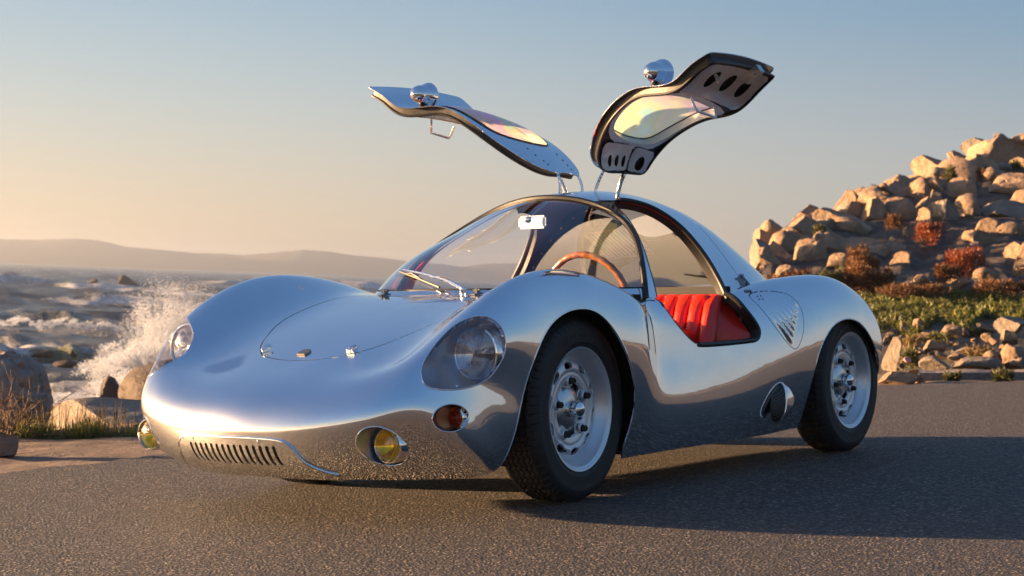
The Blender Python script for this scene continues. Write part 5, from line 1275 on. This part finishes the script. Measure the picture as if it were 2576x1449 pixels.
# ================================================================== SPRAY
SPR = bpy.data.materials.new('sea_spray'); SPR.use_nodes = True; t_ = SPR.node_tree; t_.nodes.clear(); oo = t_.nodes.new('ShaderNodeOutputMaterial'); d1 = t_.nodes.new('ShaderNodeBsdfDiffuse'); d1.inputs[0].default_value = (.80, .84, .90, 1); d2 = t_.nodes.new('ShaderNodeBsdfTranslucent'); d2.inputs[0].default_value = (.80, .84, .90, 1); mm = t_.nodes.new('ShaderNodeMixShader'); t_.links.new(d1.outputs[0], mm.inputs[1]); t_.links.new(d2.outputs[0], mm.inputs[2]); t_.links.new(mm.outputs[0], oo.inputs[0])
def spray(pts, sizes, name, label=None):
    n = len(pts); T4 = np.array([(1, 1, 1), (1, -1, -1), (-1, 1, -1), (-1, -1, 1)])/1.7; rs2 = np.random.RandomState(1); q_ = rs2.normal(size=(n, 4)); q_ /= np.linalg.norm(q_, axis=1, keepdims=True); w_, x, y, z = q_.T
    R_ = np.stack([1-2*(y*y+z*z), 2*(x*y-z*w_), 2*(x*z+y*w_), 2*(x*y+z*w_), 1-2*(x*x+z*z), 2*(y*z-x*w_), 2*(x*z-y*w_), 2*(y*z+x*w_), 1-2*(x*x+y*y)], 1).reshape(n, 3, 3)
    V = np.einsum('nij,kj->nki', R_, T4)*sizes[:, None, None]+pts[:, None]; f = np.array([(0, 1, 2), (0, 3, 1), (0, 2, 3), (1, 3, 2)]); F = (np.arange(n)[:, None, None]*4+f).reshape(-1, 3)
    return tag(link(name, pyme(name, V.reshape(-1, 3), F, False), SPR), kind='stuff')
rs3 = np.random.RandomState(9); pts = []; sz = []
def cloud(n, x0, y0, sx, sy, d, sd, s0, s1, slant=0., clumps=14):
    cx = rs3.normal(0, 1, (clumps, 2))*[sx*.8, sy*.8]
    for i in range(n):
        c = cx[rs3.randint(clumps)]; x = x0+c[0]+rs3.normal()*sx*.33; y = y0+c[1]+rs3.normal()*sy*.33+slant*(x-x0); pts.append(at(x, y, d+rs3.normal()*sd)); sz.append(s0+(s1-s0)*rs3.rand()**3)
def jets(n_j, n_p, xb, yb, vx, vy, d, s0, s1, spread=3.):
    for j in range(n_j):
        x0, y0 = rs3.uniform(*xb), rs3.uniform(*yb); ax, ay = rs3.normal(vx[0], vx[1]), -abs(rs3.normal(vy[0], vy[1])); dd = d+rs3.normal()*.9; w_ = spread*rs3.uniform(.5, 1.6)
        for i in range(n_p):
            t = rs3.beta(1.25, 1.1)*1.05; k = .35+t; pts.append(at(x0+ax*t+rs3.normal()*w_*k, y0+ay*t*(1-.45*t)*1.8+rs3.normal()*w_*k*1.1, dd)); sz.append((s0+(s1-s0)*rs3.rand()**3)*(1.15-.55*t))
jets(95, 330, (330, 500), (880, 930), (6, 26), (62, 34), 46, .006, .028, 5.)
jets(40, 200, (350, 520), (860, 900), (8, 22), (110, 32), 46.5, .005, .020, 4.)
jets(60, 160, (250, 420), (905, 945), (-12, 22), (22, 14), 43, .006, .026, 4.)
cloud(26000, 435, 845, 48, 46, 46, .9, .006, .026, 0, 50)
cloud(14000, 400, 885, 48, 26, 45, .9, .006, .026, 0, 40)
cloud(5000, 430, 745, 60, 30, 46, 1.5, .004, .016, 0, 30)
cloud(9000, 300, 905, 45, 16, 42, 1.0, .006, .026, -.25, 30)
cloud(9000, 285, 975, 34, 26, 27, .6, .004, .014, -.5, 30)
cloud(5000, 215, 1003, 60, 8, 30, .6, .004, .016, 0, 30)
for k in range(16): cloud(500, -20+k*21, 806+6*math.sin(k*1.3)+k*1.2, 13, 6, 66, .8, .008, .035, 0, 6)
for k in range(10): cloud(120, -10+k*15, 697+k*1.2, 8, 3, 280, 2, .04, .12, 0, 3)
spray(np.array(pts), np.array(sz), 'sea_spray')
# ================================================================== PLANTS
def blades(n, fn, name, m, bend=.35, seg=3, wid=.004, hgt=(.1, .25), kind='stuff', rnd=rs3):
    V = []; F = []
    for i in range(n):
        p, s = fn(); h = rnd.uniform(*hgt)*s; an = rnd.uniform(0, 6.28); dx, dy = math.cos(an), math.sin(an); wv = np.array([-dy, dx, 0])*wid; bd = bend*h*rnd.uniform(.2, 1.2); k0 = len(V)
        for k in range(seg+1):
            t = k/seg; c = np.array(p)+np.array([dx*bd*t*t, dy*bd*t*t, h*t*(1-.15*t)]); 
            if k < seg: V += [c-wv*(1-t*.7), c+wv*(1-t*.7)]
            else: V.append(c)
        for k in range(seg-1): F.append((k0+2*k, k0+2*k+1, k0+2*k+3, k0+2*k+2))
        F.append((k0+2*seg-2, k0+2*seg-1, k0+2*seg))
    return V, F
def leafmat(name, c1, c2, c3=None, sc_=3.):
    m = mat(name, c1, .6); a = MN(m); g = a.n('ShaderNodeNewGeometry'); r = g.outputs['Random Per Island']; c = a.ramp(r, [(0, c1), (.6, c2), (1, c3 or c2)])
    c = a.mix(a.mr(a.noise(sc_, 3, .6), .4, .6, 0, .5), c, c1); a.base(c); tl = a.n('ShaderNodeBsdfTranslucent'); a.l(c, tl.inputs[0]); mi = a.n('ShaderNodeMixShader'); mi.inputs[0].default_value = .35
    a.l(a.b.outputs[0], mi.inputs[1]); a.l(tl.outputs[0], mi.inputs[2]); a.l(mi.outputs[0], a.o.inputs[0]); return m
GR1 = leafmat('sea_grass', (.05, .075, .015), (.13, .16, .03), (.26, .19, .06)); ICE = leafmat('ice_plant', (.05, .055, .014), (.125, .15, .022), (.25, .22, .035), .9)
RUST = leafmat('rust_scrub', (.07, .035, .015), (.20, .085, .025), (.28, .13, .04)); REDP = leafmat('red_scrub', (.13, .03, .012), (.30, .07, .02), (.36, .12, .04)); OLIVE = leafmat('olive_scrub', (.05, .06, .02), (.12, .12, .035), (.20, .16, .05)); TWIG = mat('dry_twig', (.10, .06, .035), .8); DRYG = leafmat('dry_grass', (.14, .09, .03), (.28, .19, .07), (.34, .24, .10))
def ground_at(px, py): return on_z(px, py, 0.)
def g1():
    px = rs3.uniform(30, 372); py = 1098-rs3.rand()**1.6*20+.02*(px-60)*0; p = ground_at(px, py); p[2] = -.03; return p, .5+.7*abs(math.sin(px*.021))*(1 if px < 260 else .55)
V, F = blades(2300, g1, 'g', GR1, .6, 3, .0035, (.03, .125)); tag(link('grass', pyme('grass', V, F), GR1), kind='stuff')
def g2():
    px = rs3.uniform(40, 350); py = 1096-rs3.rand()*16; p = ground_at(px, py); p[2] = -.02; return p, 1.
V, F = blades(200, g2, 'g', DRYG, .35, 3, .0025, (.10, .26)); tag(link('dry_grass', pyme('dry_grass', V, F), DRYG), kind='stuff')
# twiggy shrub in front of the boulder
def twigs(cen, n, h, spread, r=.004, seed=1):
    rn = random.Random(seed); b = B()
    for i in range(n):
        p = Vector(cen)+Vector((rn.gauss(0, .06), rn.gauss(0, .06), 0)); d = Vector((rn.gauss(0, spread), rn.gauss(0, spread), 1)).normalized(); pts_ = [p]; L_ = h*rn.uniform(.5, 1.1)
        for k in range(5): d = (d+Vector((rn.gauss(0, .22), rn.gauss(0, .22), rn.gauss(0, .12)))).normalized(); p = p+d*L_/5; pts_.append(p)
        b.tube(pts_, [r*(1-.15*k) for k in range(6)], 4)
        for k in (2, 3, 4):
            q0 = pts_[k]; d2 = (d+Vector((rn.gauss(0, .6), rn.gauss(0, .6), rn.gauss(0, .3)))).normalized(); b.tube([q0, q0+d2*L_*.18, q0+d2*L_*.3+Vector((0, 0, .01))], [r*.6, r*.45, r*.3], 4)
    return b
tw = empty('twiggy_shrub', tuple(ground_at(30, 1098))); tag(tw, 'bare twiggy shrub growing against the lichened boulder', 'shrub')
twc = ground_at(20, 1097); to_ = twigs((0, 0, -.02), 34, .34, .55, .0035).build('twigs', TWIG, tw)
def shrub(px, py, wpx, hpx, dist, m, label, nleaf=1500, dens=1., seed=0, tw_=True, name='shrub', leaf=.05):
    k = dist/CP[6]; c = Vector(at(px, py+hpx/2, dist)); W_, H_ = wpx*k/2, hpx*k; e = empty(name, tuple(c)); tag(e, label, 'shrub' if name != 'ground_plant' else 'plant', 'scrub growing on the rocky hill'); rn = np.random.RandomState(seed+1)
    cl = [(rn.uniform(-.75, .75), rn.uniform(-.6, .6), rn.uniform(.25, .85), rn.uniform(.22, .42)) for _ in range(13)]; V = []; F = []
    for i in range(nleaf):
        a_, b_, c2, r_ = cl[rn.randint(13)]; v = rn.normal(size=3); v /= np.linalg.norm(v); rr = r_*rn.rand()**.4; p = np.array([a_*W_, b_*W_, c2*H_])+v*np.array([W_, W_, H_])*rr; p[2] = max(p[2], 0)
        d = v+rn.normal(size=3)*.5+np.array([0, 0, .6]); d /= np.linalg.norm(d); s_ = np.cross(d, rn.normal(size=3)); s_ /= np.linalg.norm(s_); L_ = leaf*rn.uniform(.6, 1.5); k0 = len(V); V += [p-s_*L_*.16, p+s_*L_*.16, p+d*L_]; F.append((k0, k0+1, k0+2))
    link('foliage', pyme('foliage', V, np.array(F), False), m, e)
    if tw_: twigs((0, 0, 0), 14, H_*.9, .5, .008, seed).build('stems', TWIG, e)
    return e
S_ = [(2160, 655, 110, 70, 27.5, RUST, 'rust brown bush above the pale split boulder', 2600), (2185, 705, 190, 85, 26.3, RUST, 'broad rust bush just above the rear fender', 4200), (2090, 700, 90, 45, 26.2, OLIVE, 'olive scrub left of the broad rust bush', 1400), (2335, 590, 90, 45, 32, REDP, 'small dark red bush high in the hill hollow', 1500), (2420, 665, 130, 65, 27, REDP, 'bright orange-red bush on the lower right of the hill', 3000), (2380, 690, 90, 40, 26.3, RUST, 'brown scrub left of the bright red bush', 1200),
      (2480, 440, 70, 35, 41, RUST, 'brown scrub near the hill crest', 800), (2385, 445, 42, 42, 40, OLIVE, 'olive bush in the crest gap', 900), (2202, 478, 18, 12, 39, OLIVE, 'tiny green tuft on the skyline', 250), (2063, 582, 32, 24, 33, OLIVE, 'small green bush between the left boulders', 500), (2556, 420, 42, 30, 42, OLIVE, 'green bush by the right edge of the crest', 500), (1985, 700, 110, 40, 26, RUST, 'low brown scrub behind the canopy tail', 900), (2300, 735, 190, 32, 25, RUST, 'brown scrub strip where hill meets green bank', 2200), (2520, 725, 140, 36, 25, RUST, 'brown scrub at the right end of the green bank', 1800), (2250, 560, 60, 30, 33, RUST, 'brown scrub inside the hill hollow', 700)]
for i, (px, py, w_, h_, d, m, lb, n) in enumerate(S_): shrub(px, py, w_, h_, d-.5, m, lb, n, seed=i, leaf=.055*d/27)
# ice plant covering the bank: one mass
V = []; F = []; rn = np.random.RandomState(4)
for i in range(62000):
    px = rn.uniform(2120, 2700); py = 738+(862-738)*rn.rand()**.9
    if py > 846-.12*(px-2200)+18*math.sin(px*.05): continue
    d = bank_dist(py)-.1+rn.normal()*.12; hum = .10*nz(px*.04, py*.09, 1.2)+.05*nz(px*.15, py*.2, 1.5); p = at(px, py, d)+np.array([0, 0, hum+rn.uniform(-.02, .05)]); dd = rn.normal(size=3)+np.array([0, 0, 1.3]); dd /= np.linalg.norm(dd); s_ = np.cross(dd, rn.normal(size=3)); s_ /= np.linalg.norm(s_); L_ = rn.uniform(.018, .05)*(1+.6*(nz(px*.02, py*.05, 1) > .1)); k0 = len(V); V += [p-s_*L_*.24, p+s_*L_*.24, p+dd*L_]; F.append((k0, k0+1, k0+2))
tag(link('ground_cover', pyme('ground_cover', V, np.array(F), False), ICE), kind='stuff')
PL = [(2290, 905, 50, 50, 15.6, OLIVE, 'dark green plant with pink flowers beside the low boulder', 700), (2395, 955, 44, 22, 13.6, OLIVE, 'low green weed growing in front of the kerb', 500), (2520, 950, 60, 24, 13.6, OLIVE, 'green weed on the kerb near the right edge', 500), (2370, 850, 70, 18, 18.4, OLIVE, 'green patch among the roadside rocks', 500), (2300, 862, 70, 30, 18.0, DRYG, 'dry grassy clump behind the pale slab', 600), (2450, 890, 90, 30, 17, DRYG, 'dry grass between the roadside boulders', 700), (2450, 838, 60, 22, 20, OLIVE, 'green clump at the bank edge', 500)]
for i, (px, py, w_, h_, d, m, lb, n) in enumerate(PL):
    e = shrub(px, py, w_, h_, d-.35, m, lb, n, seed=40+i, name='ground_plant', leaf=.04, tw_=False); e['group'] = 'plants among the roadside rocks'
    if i == 0:
        b = B()
        for (x, y) in ((2283, 906), (2336, 905), (2230, 914)):
            if x > 2320 or x < 2240: continue
            q0 = at(x, y, 15.1)-np.array(e.location); b.lathe([(0, .01), (.03, .012), (.035, .004), (.0, -.01)], (.6, .5, .6), q0, 10)
        b.build('flower', mat('pink_petals', (.7, .28, .25), .6), e)
# thin wire far off

# ================================================================== HAZE
HZ = bpy.data.materials.new('haze'); HZ.use_nodes = True; t_ = HZ.node_tree; t_.nodes.clear(); oo = t_.nodes.new('ShaderNodeOutputMaterial'); pv = t_.nodes.new('ShaderNodeVolumePrincipled')
pv.inputs['Color'].default_value = (.86, .93, 1, 1); pv.inputs['Density'].default_value = .00042; pv.inputs['Anisotropy'].default_value = .76; t_.links.new(pv.outputs[0], oo.inputs['Volume'])
ho_ = B().box((0, 0, 10), (6000, 6000, 75)).build('haze', HZ, smooth=False); ho_.rotation_mode = 'QUATERNION'; ho_.rotation_quaternion = Vector((0, 0, 1)).rotation_difference(Vector(HN)); tag(ho_, kind='stuff')
